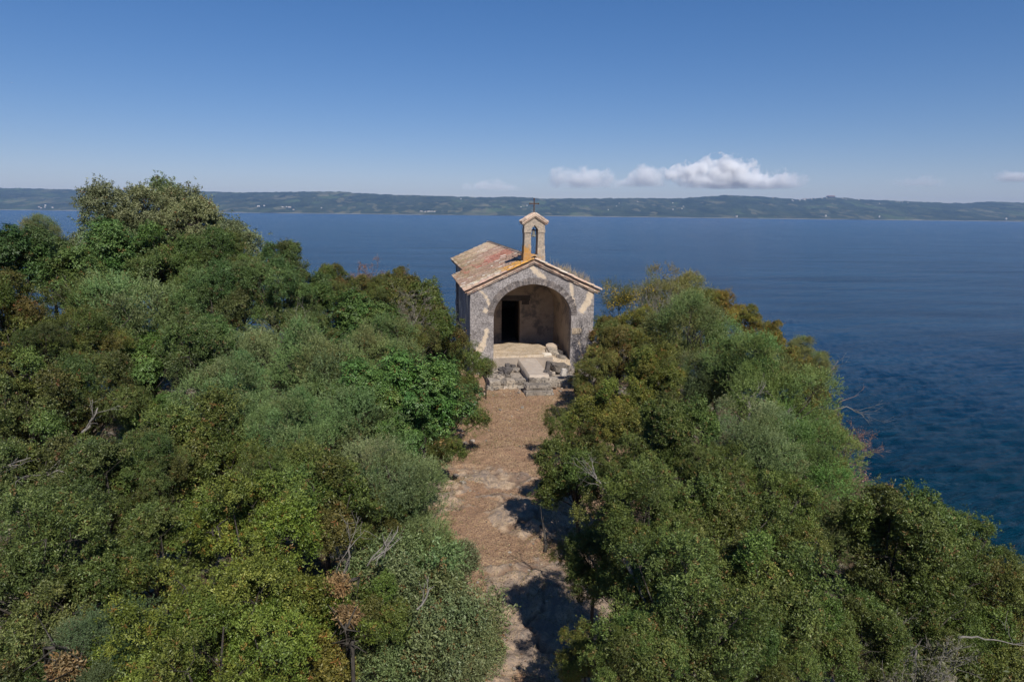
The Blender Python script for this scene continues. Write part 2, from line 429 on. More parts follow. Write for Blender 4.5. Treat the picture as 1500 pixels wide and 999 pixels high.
def hills_material():
    k = NT('far_hills', .95, 0); v = k.coord()
    f = k.noise(k.mapping(v, (.004, .0022, .004)), 1.0, 6, .65)
    f = k.math('ADD', k.math('MULTIPLY', f, .6), k.math('MULTIPLY', k.noise(k.mapping(v, (.02, .008, .02)), 1.0, 4, .7), .4)); c = k.ramp(f, [(.38, (.014, .028, .014)), (.58, (.050, .068, .034))])
    field = k.ramp(k.vor(k.mapping(v, (.0055, .0021, .001)), 1.0, 'Color'), [(.70, 0), (.74, 1)])
    area = k.ramp(k.noise(k.mapping(v, (.0011, .0007, .001), (3, 2, 0)), 1.0, 3), [(.50, 0), (.60, 1)])
    sepf = k.math('MULTIPLY', field, area)
    c = k.mix(k.math('MULTIPLY', sepf, .55), c, (.20, .19, .11))
    c = k.mix(k.math('MULTIPLY', k.ramp(k.vor(k.mapping(v, (.008, .003, .001), (1, 5, 0)), 1.0, 'Color'), [(.6, 0), (.66, 1)]), k.math('MULTIPLY', area, .6)), c, (.09, .13, .05))
    f2 = k.math('MULTIPLY', k.ramp(k.vor(k.mapping(v, (.014, .0055, .002), (4, 1, 0)), 1.0, 'Color'), [(.72, 0), (.76, 1)]), k.ramp(k.noise(k.mapping(v, (.0016, .0012, .001), (9, 4, 0)), 1.0, 3), [(.44, 0), (.56, .5)]))
    c = k.mix(f2, c, (.20, .18, .10))
    c = k.mix(k.ramp(k.noise(k.mapping(v, (.035, .012, .03)), 1.0, 3, .8), [(.55, 0), (.68, .55)]), c, (.012, .022, .012))
    sz = k.n('ShaderNodeSeparateXYZ'); k.L(v, sz.inputs[0])
    bz = k.math('ADD', sz.outputs[2], k.math('MULTIPLY', k.noise(k.mapping(v, (.006, .004, .01)), 1.0, 4), 14))
    bm_ = k.n('ShaderNodeMapRange'); bm_.inputs[1].default_value = WATER + 14; bm_.inputs[2].default_value = WATER + 8; k.L(bz, bm_.inputs[0])
    c = k.mix(bm_.outputs[0], c, (.26, .24, .19))
    k.color(c); k.b.inputs['Roughness'].default_value = 1; return k.m
hm, (HX, HY, HZ, HAZ, HD) = hills_mesh()
tag(link('hills', hm, hills_material()), kind='structure')
def hill_z(x, y):
    a = math.atan2(x, y); i = int(np.clip(np.searchsorted(HAZ, a), 0, len(HAZ) - 1)); j = int(np.clip(np.searchsorted(HD, y), 0, len(HD) - 1))
    return float(HZ[i, j])

# ------------------------------------------------------------------ tiny far houses
kw = NT('house_wall', .9, .1); _inf = kw.n('ShaderNodeObjectInfo'); kw.color(_inf.outputs['Color'])
kr = NT('house_roof', .9, .1); kr.b.inputs['Base Color'].default_value = (.30, .15, .09, 1)
def house_proto(wd, dp, ht):
    a = MB(); a.prism([(-wd / 2, 0), (wd / 2, 0), (wd / 2, ht), (0, ht + wd * .22), (-wd / 2, ht)], 0, dp)
    b = MB(); e = .5
    b.prism([(-wd / 2 - e, ht - .1), (0, ht + wd * .22 + .1), (wd / 2 + e, ht - .1), (wd / 2 + e, ht + .4), (0, ht + wd * .22 + .7), (-wd / 2 - e, ht + .4)], -e, dp + e)
    a = a.mesh('house_wall'); a.materials.append(kw.m); b = b.mesh('house_roof'); b.materials.append(kr.m)
    return a, b
HP = [house_proto(11, 16, 8), house_proto(16, 11, 7), house_proto(9, 12, 12)]
rh = random.Random(9)
def far_house(pxx, dist, label, group, scale=1.0, col=None):
    x = (pxx - 750) / FX * dist; z = hill_z(x, dist)
    r = empty('house', (x, dist, max(z, WATER + 1) - 1), rh.uniform(-.7, .7), label, 'house', group)
    wl, rf = HP[rh.randrange(3)]
    r.scale = (scale,) * 3
    g = rh.uniform(.55, .8); o = link('wall', wl, None, r); o.color = col or (g, g * .94, g * .84, 1); link('roof', rf, None, r)
for i in range(26):
    far_house(rh.gauss(1172, 22) if i < 18 else rh.uniform(1215, 1320), rh.uniform(8900, 9400), 'tiny pale house of the hilltop village across the lake', 'houses of the hilltop village', 1.0)
for i in range(14):
    far_house(rh.choice([rh.uniform(60, 115), rh.uniform(380, 440), rh.uniform(350, 500)]), rh.uniform(7120, 7400), 'tiny pale house on the far shore beyond the tall olive tree', 'shore houses at the left', 1.0)
for i in range(12):
    far_house(616 + i * 1.9 + rh.uniform(-.5, .5), 7080 + rh.uniform(0, 60), 'tiny white house in the shore row left of the bell gable', 'shore row left of the bell gable', .8)
for i in range(12):
    far_house(rh.uniform(640, 1000), rh.uniform(7600, 8900), 'tiny farmhouse scattered on the far slope behind the chapel', 'farmhouses on the far slope', .9)
for pxx, d, lb in ((1072, 7060, 'lone white house on the far shore under the big cloud'), (1277, 7050, 'lone white house on the far shore below the hilltop village'), (1200, 7080, 'pale shore house at the foot of the wooded village hill'), (1460, 7100, 'pinkish shore house near the right end of the far bank')):
    far_house(pxx, d, lb, None, 1.3)
# the big hall crowning the hilltop village
bx = (1206 - 750) / FX * 9350; bz = hill_z(bx, 9350)
hall = empty('village_hall', (bx, 9350, bz - 8), .1, 'broad dark fortress block crowning the hilltop village', 'building')
m_ = MB(); m_.prism([(-48, 0), (48, 0), (44, 18), (-44, 18)], 0, 60); ow = m_.build('wall', kw.m, hall); ow.color = (.13, .11, .10, 1)
m_ = MB(); m_.prism([(-49, 18), (49, 18), (26, 25), (-26, 25)], -2, 62); m_.build('roof', kr.m, hall)

# ------------------------------------------------------------------ haze over the lake
hz = MB(); hz.box((-12500, -300, WATER - 7), (12500, 12000, 330))
kh = bpy.data.materials.new('haze'); kh.use_nodes = True; ht = kh.node_tree; ht.nodes.clear()
pv = ht.nodes.new('ShaderNodeVolumePrincipled'); ho = ht.nodes.new('ShaderNodeOutputMaterial')
pv.inputs['Color'].default_value = (.38, .58, .97, 1); pv.inputs['Density'].default_value = 0.000050; pv.inputs['Anisotropy'].default_value = 0.0
ht.links.new(pv.outputs[0], ho.inputs['Volume'])
tag(hz.build('haze', kh), kind='stuff')

# ------------------------------------------------------------------ clouds: volumes far beyond the hills
def cloud_material():
    m = bpy.data.materials.new('cloud'); m.use_nodes = True; t = m.node_tree; t.nodes.clear()
    out = t.nodes.new('ShaderNodeOutputMaterial'); v = t.nodes.new('ShaderNodeVolumePrincipled')
    v.inputs['Color'].default_value = (1, 1, 1, 1); v.inputs['Anisotropy'].default_value = -.45
    tc = t.nodes.new('ShaderNodeTexCoord')
    geo = t.nodes.new('ShaderNodeNewGeometry')
    def mnode(op, a, b):
        x = t.nodes.new('ShaderNodeMath'); x.operation = op
        for i, q in enumerate((a, b)):
            if hasattr(q, 'links'): t.links.new(q, x.inputs[i])
            else: x.inputs[i].default_value = q
        return x.outputs[0]
    n1 = t.nodes.new('ShaderNodeTexNoise'); n1.inputs['Scale'].default_value = 1 / 640; n1.inputs['Detail'].default_value = 9; n1.inputs['Roughness'].default_value = .66
    t.links.new(geo.outputs['Position'], n1.inputs['Vector'])
    # the domain is an ellipsoid of unit radius in object space: density falls off to its rim
    ln = t.nodes.new('ShaderNodeVectorMath'); ln.operation = 'LENGTH'; t.links.new(tc.outputs['Object'], ln.inputs[0])
    sp = t.nodes.new('ShaderNodeSeparateXYZ'); t.links.new(tc.outputs['Object'], sp.inputs[0])
    rim = mnode('SUBTRACT', 1.0, ln.outputs['Value'])
    base = t.nodes.new('ShaderNodeMapRange'); base.inputs[1].default_value = -.03; base.inputs[2].default_value = .32; t.links.new(sp.outputs[2], base.inputs[0])
    d = mnode('ADD', mnode('MULTIPLY', rim, 1.0), mnode('MULTIPLY', mnode('SUBTRACT', n1.outputs['Fac'], .5), 2.3))
    mr = t.nodes.new('ShaderNodeMapRange'); mr.inputs[1].default_value = .18; mr.inputs[2].default_value = .56; mr.inputs[4].default_value = 1; t.links.new(d, mr.inputs[0])
    oi = t.nodes.new('ShaderNodeObjectInfo')
    dens = mnode('MULTIPLY', mnode('MULTIPLY', mr.outputs[0], base.outputs[0]), mnode('MULTIPLY', oi.outputs['Alpha'], .013))
    t.links.new(dens, v.inputs['Density']); t.links.new(v.outputs[0], out.inputs['Volume'])
    try: m.cycles.volume_step_rate = .5
    except Exception: pass
    return m
M_cloud = cloud_material()
cm = bpy.data.meshes.new('cloud'); bmc = bmesh.new(); bmesh.ops.create_icosphere(bmc, subdivisions=4, radius=1)
bmesh.ops.bisect_plane(bmc, geom=bmc.verts[:] + bmc.edges[:] + bmc.faces[:], plane_co=(0, 0, -.03), plane_no=(0, 0, -1), clear_outer=True)
bmesh.ops.holes_fill(bmc, edges=[e for e in bmc.edges if e.is_boundary]); bmc.to_mesh(cm); bmc.free(); cm.materials.append(M_cloud)
CD = 24000.0
def cloud(x0, x1, ytop, ybase, dens, label, depth=520):
    c, _ = at_d((x0 + x1) / 2, ybase, CD)
    o = bpy.data.objects.new('cloud', cm); C.objects.link(o)
    o.location = c; o.scale = ((x1 - x0) / 2 / FX * CD, depth, (ybase - ytop) / FX * CD)
    o.color = (1, 1, 1, dens); tag(o, label, 'cloud', 'clouds low over the far hills')
cloud(962, 1168, 224, 276, 1.2, 'largest cloud, a white cumulus towering right of the chapel')
cloud(770, 935, 241, 276, .34, 'long flat cloud just right of the bell gable cross')
cloud(900, 990, 238, 274, .40, 'small puff between the long flat cloud and the largest one')
cloud(1105, 1195, 250, 277, .25, 'thin cloud trailing off the right end of the largest one')
cloud(670, 775, 260, 280, .14, 'faint low cloud left of the bell gable cross')
cloud(1290, 1395, 254, 275, .10, 'faint thin cloud above the village hill')
cloud(1430, 1560, 246, 267, .28, 'pale cloud cut by the right edge of the sky')

# ------------------------------------------------------------------ the chapel
ANG = rad(9.1); CH = Vector((0.984, 32.35, 0))
chapel = empty('stone_chapel', CH, ANG, 'small grey stone chapel with arched porch and red tiled roof', 'chapel')
HW, EAVE, SLOPE, OH, L1, L2, INS = 3.0, 3.57, .458, .31, 7.45, 9.95, .64
RZ = EAVE + SLOPE * (HW + OH)                      # top of the ridge
def roof_z(u): return RZ - SLOPE * abs(u)
AA, ZS, ZB = 1.89, 2.34, 1.50
def arch_z(u):
    t = min(abs(u) / AA, 1.0); return ZS + ZB * (1 - t ** 1.9) ** .53
FLOOR = -.6
def facade():
    us = sorted(set([round(-HW + i * (2 * HW) / 120, 4) for i in range(121)] + [-AA, AA]))
    us = [u for u in us if not (0 < abs(abs(u) - AA) < .03)]
    rnd = np.random.default_rng(3)
    V = []; Fq = []; grid = {}
    def vert(u, v, z):
        key = (round(u, 4), round(v, 3), round(z, 4))
        if key not in grid:
            grid[key] = len(V); V.append((u, v, z))
        return grid[key]
    NZ = 60
    for v, flip in ((0.0, False), (.5, True)):
        for a, b in zip(us, us[1:]):
            mid = (a + b) / 2
            inside = abs(mid) < AA
            la, lb = (arch_z(a), arch_z(b)) if inside else (FLOOR, FLOOR)
            ta, tb = roof_z(a) - .16, roof_z(b) - .16
            n = NZ if not inside else 24
            if v: n = 1
            for i in range(n):
                q = [vert(a, v, la + (ta - la) * i / n), vert(b, v, lb + (tb - lb) * i / n), vert(b, v, lb + (tb - lb) * (i + 1) / n), vert(a, v, la + (ta - la) * (i + 1) / n)]
                Fq.append(q[::-1] if flip else q)
    # intrados and jambs
    ins = [u for u in us if abs(u) <= AA + 1e-6]
    for a, b in zip(ins, ins[1:]):
        Fq.append([vert(a, 0, arch_z(a)), vert(a, .5, arch_z(a)), vert(b, .5, arch_z(b)), vert(b, 0, arch_z(b))])
    for s in (-1, 1):
        q = [vert(s * AA, 0, FLOOR), vert(s * AA, .5, FLOOR), vert(s * AA, .5, ZS), vert(s * AA, 0, ZS)]
        Fq.append(q if s < 0 else q[::-1])
    # outer ends and top
    for s in (-1, 1):
        q = [vert(s * HW, 0, FLOOR), vert(s * HW, .5, FLOOR), vert(s * HW, .5, roof_z(HW) - .16), vert(s * HW, 0, roof_z(HW) - .16)]
        Fq.append(q[::-1] if s < 0 else q)
    for a, b in zip(us, us[1:]):
        Fq.append([vert(a, 0, roof_z(a) - .16), vert(b, 0, roof_z(b) - .16), vert(b, .5, roof_z(b) - .16), vert(a, .5, roof_z(a) - .16)])
    V = np.array(V, float)
    fr = V[:, 1] < .01
    V[fr, 1] += (fbm(V[fr] * 2.5, 4, 30) - .5) * .06
    # the wall's outer edges are worn and batter slightly outward at the foot
    return np_mesh('front_wall', V, np.array(Fq))
def fac(px, py):                                  # a facade point in wall coordinates, measured off the wall
    r = ray(px, py); ax = Vector((-math.sin(ANG), math.cos(ANG), 0)); t = (CH - EYE).dot(ax) / r.dot(ax)
    p = EYE + r * t - CH; return (p.x * math.cos(ANG) + p.y * math.sin(ANG), p.z)
PATCH = []
def patch(pts, r):
    q = [fac(*p) for p in pts]
    for a, b in zip(q, q[1:] if len(q) > 1 else q): PATCH.append((a, b, r))
patch([(703, 426), (712, 434), (718, 450), (720, 458)], .06)
patch([(711, 455)], .12)
patch([(702, 512), (707, 505)], .17)
patch([(713, 484), (709, 502)], .10)
patch([(779, 392), (787, 400), (797, 407)], .11)
patch([(836, 411), (837, 425), (841, 450)], .07)
patch([(866, 427), (862, 440), (853, 455)], .15)
patch([(848, 500), (852, 523)], .05)
M_fac = stone_material('facade_stone', PATCH)
M_side = stone_material('side_wall_stone', None)
link('front_wall', facade(), M_fac, chapel)
# voussoir ring, 2 cm proud of the wall
def ring():
    mb = MB(); n = 58; W = .30; rnd = random.Random(4)
    # equal steps along the arch
    pts = [(-AA * math.cos(math.pi * i / 600), 0) for i in range(601)]; pts = [(u, arch_z(u)) for u, _ in pts]
    acc = [0]
    for a, b in zip(pts, pts[1:]): acc.append(acc[-1] + math.dist(a, b))
    def at(s):
        i = min(max(int(np.searchsorted(acc, s)), 1), 600); f = (s - acc[i - 1]) / max(acc[i] - acc[i - 1], 1e-9)
        p = (pts[i - 1][0] + (pts[i][0] - pts[i - 1][0]) * f, pts[i - 1][1] + (pts[i][1] - pts[i - 1][1]) * f)
        j0, j1 = max(i - 8, 0), min(i + 8, 600); t = (pts[j1][0] - pts[j0][0], pts[j1][1] - pts[j0][1]); l = math.hypot(*t)
        return p, (-t[1] / l, t[0] / l)
    tot = acc[-1]
    for i in range(n):
        s0, s1 = tot * i / n + .004, tot * (i + 1) / n - .004
        (p0, n0), (p1, n1) = at(s0), at(s1); wd = W + rnd.uniform(-.03, .03); pr = rnd.uniform(.012, .04)
        mb.prism([(p0[0] - n0[0] * .004, p0[1] - n0[1] * .004), (p0[0] + n0[0] * wd, p0[1] + n0[1] * wd), (p1[0] + n1[0] * wd, p1[1] + n1[1] * wd), (p1[0] - n1[0] * .004, p1[1] - n1[1] * .004)][::-1], -pr, .06)
    return mb
ring().build('arch_ring', M_ring, chapel)
# ochre impost block at the right jamb
m_ = MB(); q0 = fac(837.5, 489); q1 = fac(852, 480.5); m_.box((q0[0], -.035, q0[1]), (q1[0], .08, q1[1]), .015, random.Random(2)); m_.build('impost_block', M_rock, chapel)

def walls():
    # porch and nave side walls (solid slabs), nave front shoulder, rear gable
    mb = MB()
    zt = roof_z(HW) - .16
    for s in (-1, 1):
        a, b = sorted((s * HW, s * (HW - .45))); mb.box((a, .5, FLOOR - 2), (b, L1, zt))
        wn = HW - INS; a, b = sorted((s * wn, s * (wn - .45))); mb.box((a, L1, FLOOR - 4), (b, L1 + L2, roof_z(wn) - .16))
    return mb
walls().build('side_wall', M_side, chapel)
m_ = MB(); wn = HW - INS
m_.prism([(-wn, FLOOR - 4), (wn, FLOOR - 4), (wn, roof_z(wn) - .16), (0, RZ - .16), (-wn, roof_z(wn) - .16)], L1 + L2 - .4, L1 + L2 + .02); m_.build('rear_wall', M_side, chapel)
for s in (-1, 1):                                   # closes the wider front body behind
    m_ = MB(); a, b = sorted((s * (wn - .4), s * (HW - .01)))
    m_.prism([(a, FLOOR - 2), (b, FLOOR - 2), (b, roof_z(b) - .18), (a, roof_z(a) - .18)], L1 - .45, L1 - .004); m_.build('shoulder_wall', M_side, chapel)
# rough quoin strip at the rear corner of the wider front body
m_ = MB(); rq = random.Random(6)
for i in range(11):
    z = -.6 + i * .36; m_.box((-HW - .10 - rq.uniform(0, .05), L1 - .5 - rq.uniform(0, .15), z), (-HW + .02, L1 - .02, z + .35), .02, rq)
m_.build('corner_quoin', M_side, chapel)
# porch vault and back wall with the door opening
PD = 4.05; PW = AA + .03
def vault():
    us = [-PW * math.cos(math.pi * i / 40) for i in range(41)]
    prof = [(-PW, FLOOR)] + [(u, arch_z(u * AA / PW) + .03) for u in us] + [(PW, FLOOR)]
    V = []; Fq = []
    nv = 8
    for j in range(nv + 1):
        v = .5 + (PD - .5) * j / nv
        V += [(u, v, z) for u, z in prof]
    n = len(prof)
    for j in range(nv):
        for i in range(n - 1): Fq.append((j * n + i, (j + 1) * n + i, (j + 1) * n + i + 1, j * n + i + 1))
    return np_mesh('porch_vault', V, Fq, smooth=False)
link('porch_vault', vault(), M_inner, chapel)
DU0, DU1, DZ = -.93, .06, 2.53
m_ = MB()
m_.box((-PW - .1, PD, FLOOR), (DU0, PD + .35, 4.2)); m_.box((DU1, PD, FLOOR), (PW + .1, PD + .35, 4.2)); m_.box((DU0, PD, DZ), (DU1, PD + .35, 4.2))
m_.build('back_wall', M_inner, chapel)
m_ = MB(); m_.box((DU0 - .12, PD - .03, DZ), (DU1 + .55, PD + .02, DZ + .28), .01, random.Random(1)); m_.box((DU1 + .1, PD - .025, DZ - .2), (DU1 + .5, PD + .02, DZ - .01), .01, random.Random(3)); m_.build('door_lintel', M_dark, chapel)
m_ = MB()
m_.box((DU1, PD - .04, FLOOR), (DU1 + .2, PD + .02, DZ - .21), .008, random.Random(5)); m_.build('door_jamb', M_inner, chapel)
# open wooden door leaf standing inwards in the dark nave
door = MB(); door.box((DU1 - .06, PD + .36, .35), (DU1, PD + 1.2, DZ - .05))
dleaf = door.build('door', M_wood, chapel)
hd = MB(); hd.tube([(DU1 - .09, PD + 1.05, 1.3), (DU1 - .09, PD + 1.05, 1.5)], [.015, .015]); hd.build('door_handle', M_iron, dleaf)

# rocky floor of the porch
def porch_floor():
    u = np.linspace(-PW, PW, 70); v = np.linspace(-.05, PD + .3, 70); U, Vv = np.meshgrid(u, v); U = U.ravel(); Vv = Vv.ravel()
    Zf = .36 + .16 * .6 * np.exp(-((U + .35) / .85) ** 2) * np.exp(-((Vv - 2.4) / 1.5) ** 2) - .10 * np.clip((Vv - 2.5) / 1.6, 0, 1) + (fbm(np.c_[U * 1.6, Vv * 1.6, U * 0], 5, 70) - .5) * .24
    Zf = np.where(U > .9, Zf - .2 * np.clip((U - .9) / .5, 0, 1), Zf)
    Zf = np.where(Vv < -.049, Zf - .6, Zf)
    idx = np.arange(4900).reshape(70, 70)
    Fq = np.c_[idx[:-1, :-1].ravel(), idx[:-1, 1:].ravel(), idx[1:, 1:].ravel(), idx[1:, :-1].ravel()]
    return np_mesh('porch_floor', np.c_[U, Vv, Zf], Fq)
link('porch_floor', porch_floor(), M_rock, chapel)
m_ = MB(); m_.box((-PW, -.12, -.3), (1.0, -.045, .30), .01, random.Random(8)); m_.build('threshold_step', plain_stone('threshold', (.28, .23, .19), (.38, .32, .265), None, 3), chapel)
# nave floor, dark
m_ = MB(); m_.box((-wn, PD + .36, -.2), (wn, L1 + L2 - .4, .3)); m_.build('nave_floor', M_dark, chapel)

# roof: a deck, then rows of barrel tiles
def roof_deck(v0, v1, half, name):
    mb = MB(); t0, t1 = .16, .05
    for s in (-1, 1):
        mb.prism([(0, RZ - t0), (s * half, RZ - SLOPE * half - t0), (s * half, RZ - SLOPE * half - t1), (0, RZ - t1)][::s], v0, v1)
    return mb
deck = roof_deck(-.12, L1, HW + OH - .05, 'deck'); dk = roof_deck(L1, L1 + L2 + .1, HW + OH - INS, 'deck')
M_deck = plain_stone('roof_deck', (.28, .17, .12), (.42, .28, .2), None, 5)
deck.build('roof_deck', M_deck, chapel); dk.build('roof_deck', M_deck, chapel)
def tiles():
    rng = np.random.default_rng(12); V = []; Fq = []; col = []
    ct, st = math.cos(math.atan(SLOPE)), math.sin(math.atan(SLOPE))
    seg = 5
    def tile(u0, z0, v, s, length, r0, r1, c, lift):
        base = len(V)
        for q, rr, li in ((0, r0, lift), (1, r1, lift * .2)):
            uu = u0 - s * ct * length * q; zz = z0 + st * length * q      # runs up the slope
            for k in range(seg + 1):
                a = math.pi * k / seg
                off = rr * math.sin(a) * .8 + li
                V.append((uu + s * st * off, v + rr * math.cos(a), zz + ct * off)); col.append(c)
        for k in range(seg):
            f = (base + k, base + k + 1, base + seg + 2 + k, base + seg + 1 + k)
            Fq.append(f)
        # closed mouth of the tile
        for k in range(seg - 1):
            pass
    def rowcol(v):
        if v < .30: b = np.array((.52, .37, .27))
        elif v < .75: b = np.array((.50, .40, .31))
        elif v < 1.6: b = np.array((.34, .24, .18))
        elif v < 5.3: b = np.array((.31, .19, .14))
        elif v < 8.5: b = np.array((.36, .15, .105))
        elif v < 12: b = np.array((.36, .23, .165))
        else: b = np.array((.43, .32, .22))
        return b
    sp = .205
    v = -.13
    while v < L1 + L2 + .1:
        half = HW + OH if v < L1 + .02 else HW + OH - INS
        Ls = half / ct; nt_ = int(Ls / .36); rc = rowcol(v + rng.normal() * .3)
        for s in (-1, 1):
            stag = rng.uniform(0, .3)
            rowt = rng.uniform(.82, 1.2)
            for i in range(nt_ + 2):
                d0 = Ls - i * .36 + (stag if i else 0)                         # distance from the ridge
                if d0 < .15: continue
                ln = min(.43, d0)
                u0 = s * d0 * ct; z0 = RZ - d0 * st - .045
                c = rc * rowt * rng.uniform(.86, 1.14) * (1 + rng.normal(size=3) * .04)
                if rng.random() < .10: c = np.array((.62, .55, .46)) * rng.uniform(.8, 1.1)
                if v < 1.2 and d0 < 1.7 and s < 0 and rng.random() < .75: c = np.array((.60, .30, .06)) * rng.uniform(.7, 1.1)
                if v > .7 and d0 > 1.7 and s < 0 and rng.random() < .5: c = np.array((.36, .25, .16)) * rng.uniform(.7, 1.1)
                if s > 0 and rng.random() < .5: c = c * .6 + np.array((.62, .5, .4)) * .4
                jv = v + rng.normal() * .008
                tile(u0 + rng.normal() * .012, z0, jv, s, ln, .098, .078, c, .03 + rng.uniform(0, .012))
        v += sp
    return np_mesh('roof_tiles', V, Fq, np.array(col))
link('roof_tiles', tiles(), M_tile, chapel)
# ridge caps
m_ = MB(); v = -.16; rr_ = random.Random(3)
while v < L1 + L2:
    if not (.2 < v + .2 < .85):
        n = 7; a = []; b = []
        for k in range(n + 1):
            an = math.pi * k / n; a.append((.13 * math.cos(an), v, RZ - .02 + .105 * math.sin(an))); b.append((.11 * math.cos(an), v + .42, RZ - .02 + .085 * math.sin(an)))
        va = [m_.bm.verts.new(p) for p in a]; vb = [m_.bm.verts.new(p) for p in b]
        for k in range(n): m_.bm.faces.new((va[k], va[k + 1], vb[k + 1], vb[k]))
    v += .38
m_.build('ridge_cap', M_cornice, chapel)
# verge cornice: two stepped brick courses under the tiles along the gable
def cornice():
    mb = MB(); rnd = random.Random(7)
    for (out, z0, z1) in ((.07, -.30, -.235), (.12, -.228, -.165)):
        for s in (-1, 1):
            n = 13
            for i in range(n):
                a, b = (HW + .16) * i / n, (HW + .16) * (i + 1) / n - .006; j = rnd.uniform(-.008, .008)
                poly = [(s * a, roof_z(a) + z0), (s * b, roof_z(b) + z0), (s * b, roof_z(b) + z1), (s * a, roof_z(a) + z1)]
                mb.prism(poly[::s], -out + j, .02)
    return mb
cornice().build('verge_cornice', M_cornice, chapel)
for s in (-1, 1):
    m_ = MB(); a, b = sorted((s * (HW - .02), s * (HW + .16))); m_.box((a, 0, EAVE - .17), (b, L1, EAVE - .075)); m_.build('eave_cornice', M_cornice, chapel)

# bell gable
BU, BV0, BV1 = .06, .22, .72
bg_ = empty('bell_gable', (BU, 0, 0)); bg_.parent = chapel; bg_.scale = (.88, 1, 1)
def pier(s):
    mb = MB(); f = lambda a, b: tuple(sorted((s * a, s * b)))
    a, b = f(.175, .60); mb.box((a, BV0 - .04, 4.7), (b, BV1 + .04, 5.28), .012, random.Random(2 + s))
    a, b = f(.18, .575); mb.box((a, BV0 - .02, 5.28), (b, BV1 + .02, 5.62), .012, random.Random(3 + s))
    a, b = f(.185, .545); mb.box((a, BV0, 5.62), (b, BV1, 6.24), .01, random.Random(4 + s))
    a, b = f(.18, .575); mb.box((a, BV0 - .035, 6.24), (b, BV1 + .035, 6.40), .006, random.Random(5 + s))
    return mb
for s in (-1, 1): pier(s).build('pier', M_bell, bg_)
m_ = MB(); m_.box((-.58, BV0 - .02, 4.75), (.58, BV1 + .02, 5.22), .01, random.Random(8)); m_.build('plinth', M_bell, bg_)
m_ = MB()                                            # pointed head over the opening, two halves
for s in (-1, 1):
    poly = [(s * .185, 6.40), (s * .56, 6.40), (s * .56, 6.66), (0, 6.93), (0, 6.60)]
    m_.prism(poly[::s], BV0, BV1)
m_.build('pointed_head', M_bell, bg_)
m_ = MB()
for s in (-1, 1):
    for k, (o, lo, hi) in enumerate(((.64, -.02, .05), (.70, .052, .12))):
        zr = 6.98; sl_ = .56
        poly = [(0, zr + lo), (s * o, zr - o * sl_ + lo), (s * o, zr - o * sl_ + hi), (0, zr + hi)]
        m_.prism(poly[::s], BV0 - .06 - .05 * k, BV1 + .06 + .05 * k)
rfb = m_.build('gable_roof', M_cornice, bg_)
m_ = MB(); rnd = random.Random(5)
for s in (-1, 1):
    for i in range(3):
        for j in range(4):
            d = .72 - i * .25; v = BV0 - .1 + j * .18
            p0 = Vector((s * d, v + .05, 6.98 - d * .56 + .15)); p1 = Vector((s * max(d - .3, 0), v + .05, 6.98 - max(d - .3, 0) * .56 + .15))
            m_.tube([p0, p1], [.085, .07], 8)
m_.build('cap_tiles', M_cornice, rfb)
# iron cross on top
m_ = MB(); vc = .47
m_.box((BU - .022, vc - .02, 7.02), (BU + .022, vc + .02, 7.80)); 
for s in (-1, 1):
    a, b = sorted((BU + s * .0225, BU + s * .215)); m_.box((a, vc - .018, 7.565), (b, vc + .018, 7.61))
    a, b = sorted((BU + s * .19, BU + s * .235)); m_.box((a, vc - .025, 7.555), (b, vc + .025, 7.62))
m_.box((BU - .035, vc - .026, 7.795), (BU + .035, vc + .026, 7.835)); m_.box((BU - .05, vc - .05, 6.98), (BU + .05, vc + .05, 7.03))
m_.build('iron_cross', M_iron, chapel)
# the bell
def to_world(u, v, z): return CH + Vector((u * math.cos(ANG) - v * math.sin(ANG), u * math.sin(ANG) + v * math.cos(ANG), z))
bell = empty('bell', to_world(BU, .47, 6.05), ANG, 'small dark bell hanging in the opening of the bell gable', 'bell')
prof = [(.0, .27), (.04, .27), (.06, .24), (.07, .17), (.085, .09), (.115, .02), (.125, 0), (.11, 0)]
m_ = MB(); n = 20; rings = [[m_.bm.verts.new((r * math.cos(2 * math.pi * k / n), r * math.sin(2 * math.pi * k / n), z)) for k in range(n)] for r, z in prof[1:]]
for r0, r1 in zip(rings, rings[1:]):
    for k in range(n): m_.bm.faces.new((r0[k], r0[(k + 1) % n], r1[(k + 1) % n], r1[k]))
m_.bm.faces.new(rings[0]); m_.build('bell_body', plain_stone('old_bronze', (.10, .10, .09), (.22, .22, .2), None, 12, .5), bell, True)
m_ = MB(); m_.box((-.2, -.03, .27), (.2, .03, .33)); m_.tube([(0, 0, .33), (0, 0, .42)], [.03, .02]); m_.build('headstock', M_iron, bell)
m_ = MB(); m_.tube([(0, 0, .2), (0, 0, -.03)], [.012, .025]); m_.build('clapper', M_iron, bell)

# ------------------------------------------------------------------ terrace, steps and rubble before the porch
def chunk(seed, size, sub=2, rough=.22, flat=1.0):
    bm = bmesh.new(); bmesh.ops.create_cube(bm, size=1); bmesh.ops.subdivide_edges(bm, edges=bm.edges[:], cuts=4, use_grid_fill=True)
    P = np.array([v.co[:] for v in bm.verts]); l = np.linalg.norm(P, axis=1, keepdims=True); P = P * (.72 + .28 * (.55 / l))
    nz = fbm(P * 2.2 + seed * 7.1, 4, seed) - .5; P = P * (1 + nz[:, None] * rough * 2.2); P = np.round(P / .045 * 1) * .045 * .35 + P * .65
    for v, p in zip(bm.verts, P * np.array(size)): v.co = p
    me = bpy.data.meshes.new('stone'); bm.to_mesh(me); bm.free(); return me
GZ = -.55
M_rubble = plain_stone('earthy_rubble', (.2, .165, .13), (.38, .32, .26), (.1, .09, .085), 6, .95, (.5, .45, .4))
terr = empty('stone_terrace', to_world(0, -.1, GZ), ANG, 'pale worn stone terrace in front of the chapel porch', 'terrace')
m_ = MB()
rnd = random.Random(11)
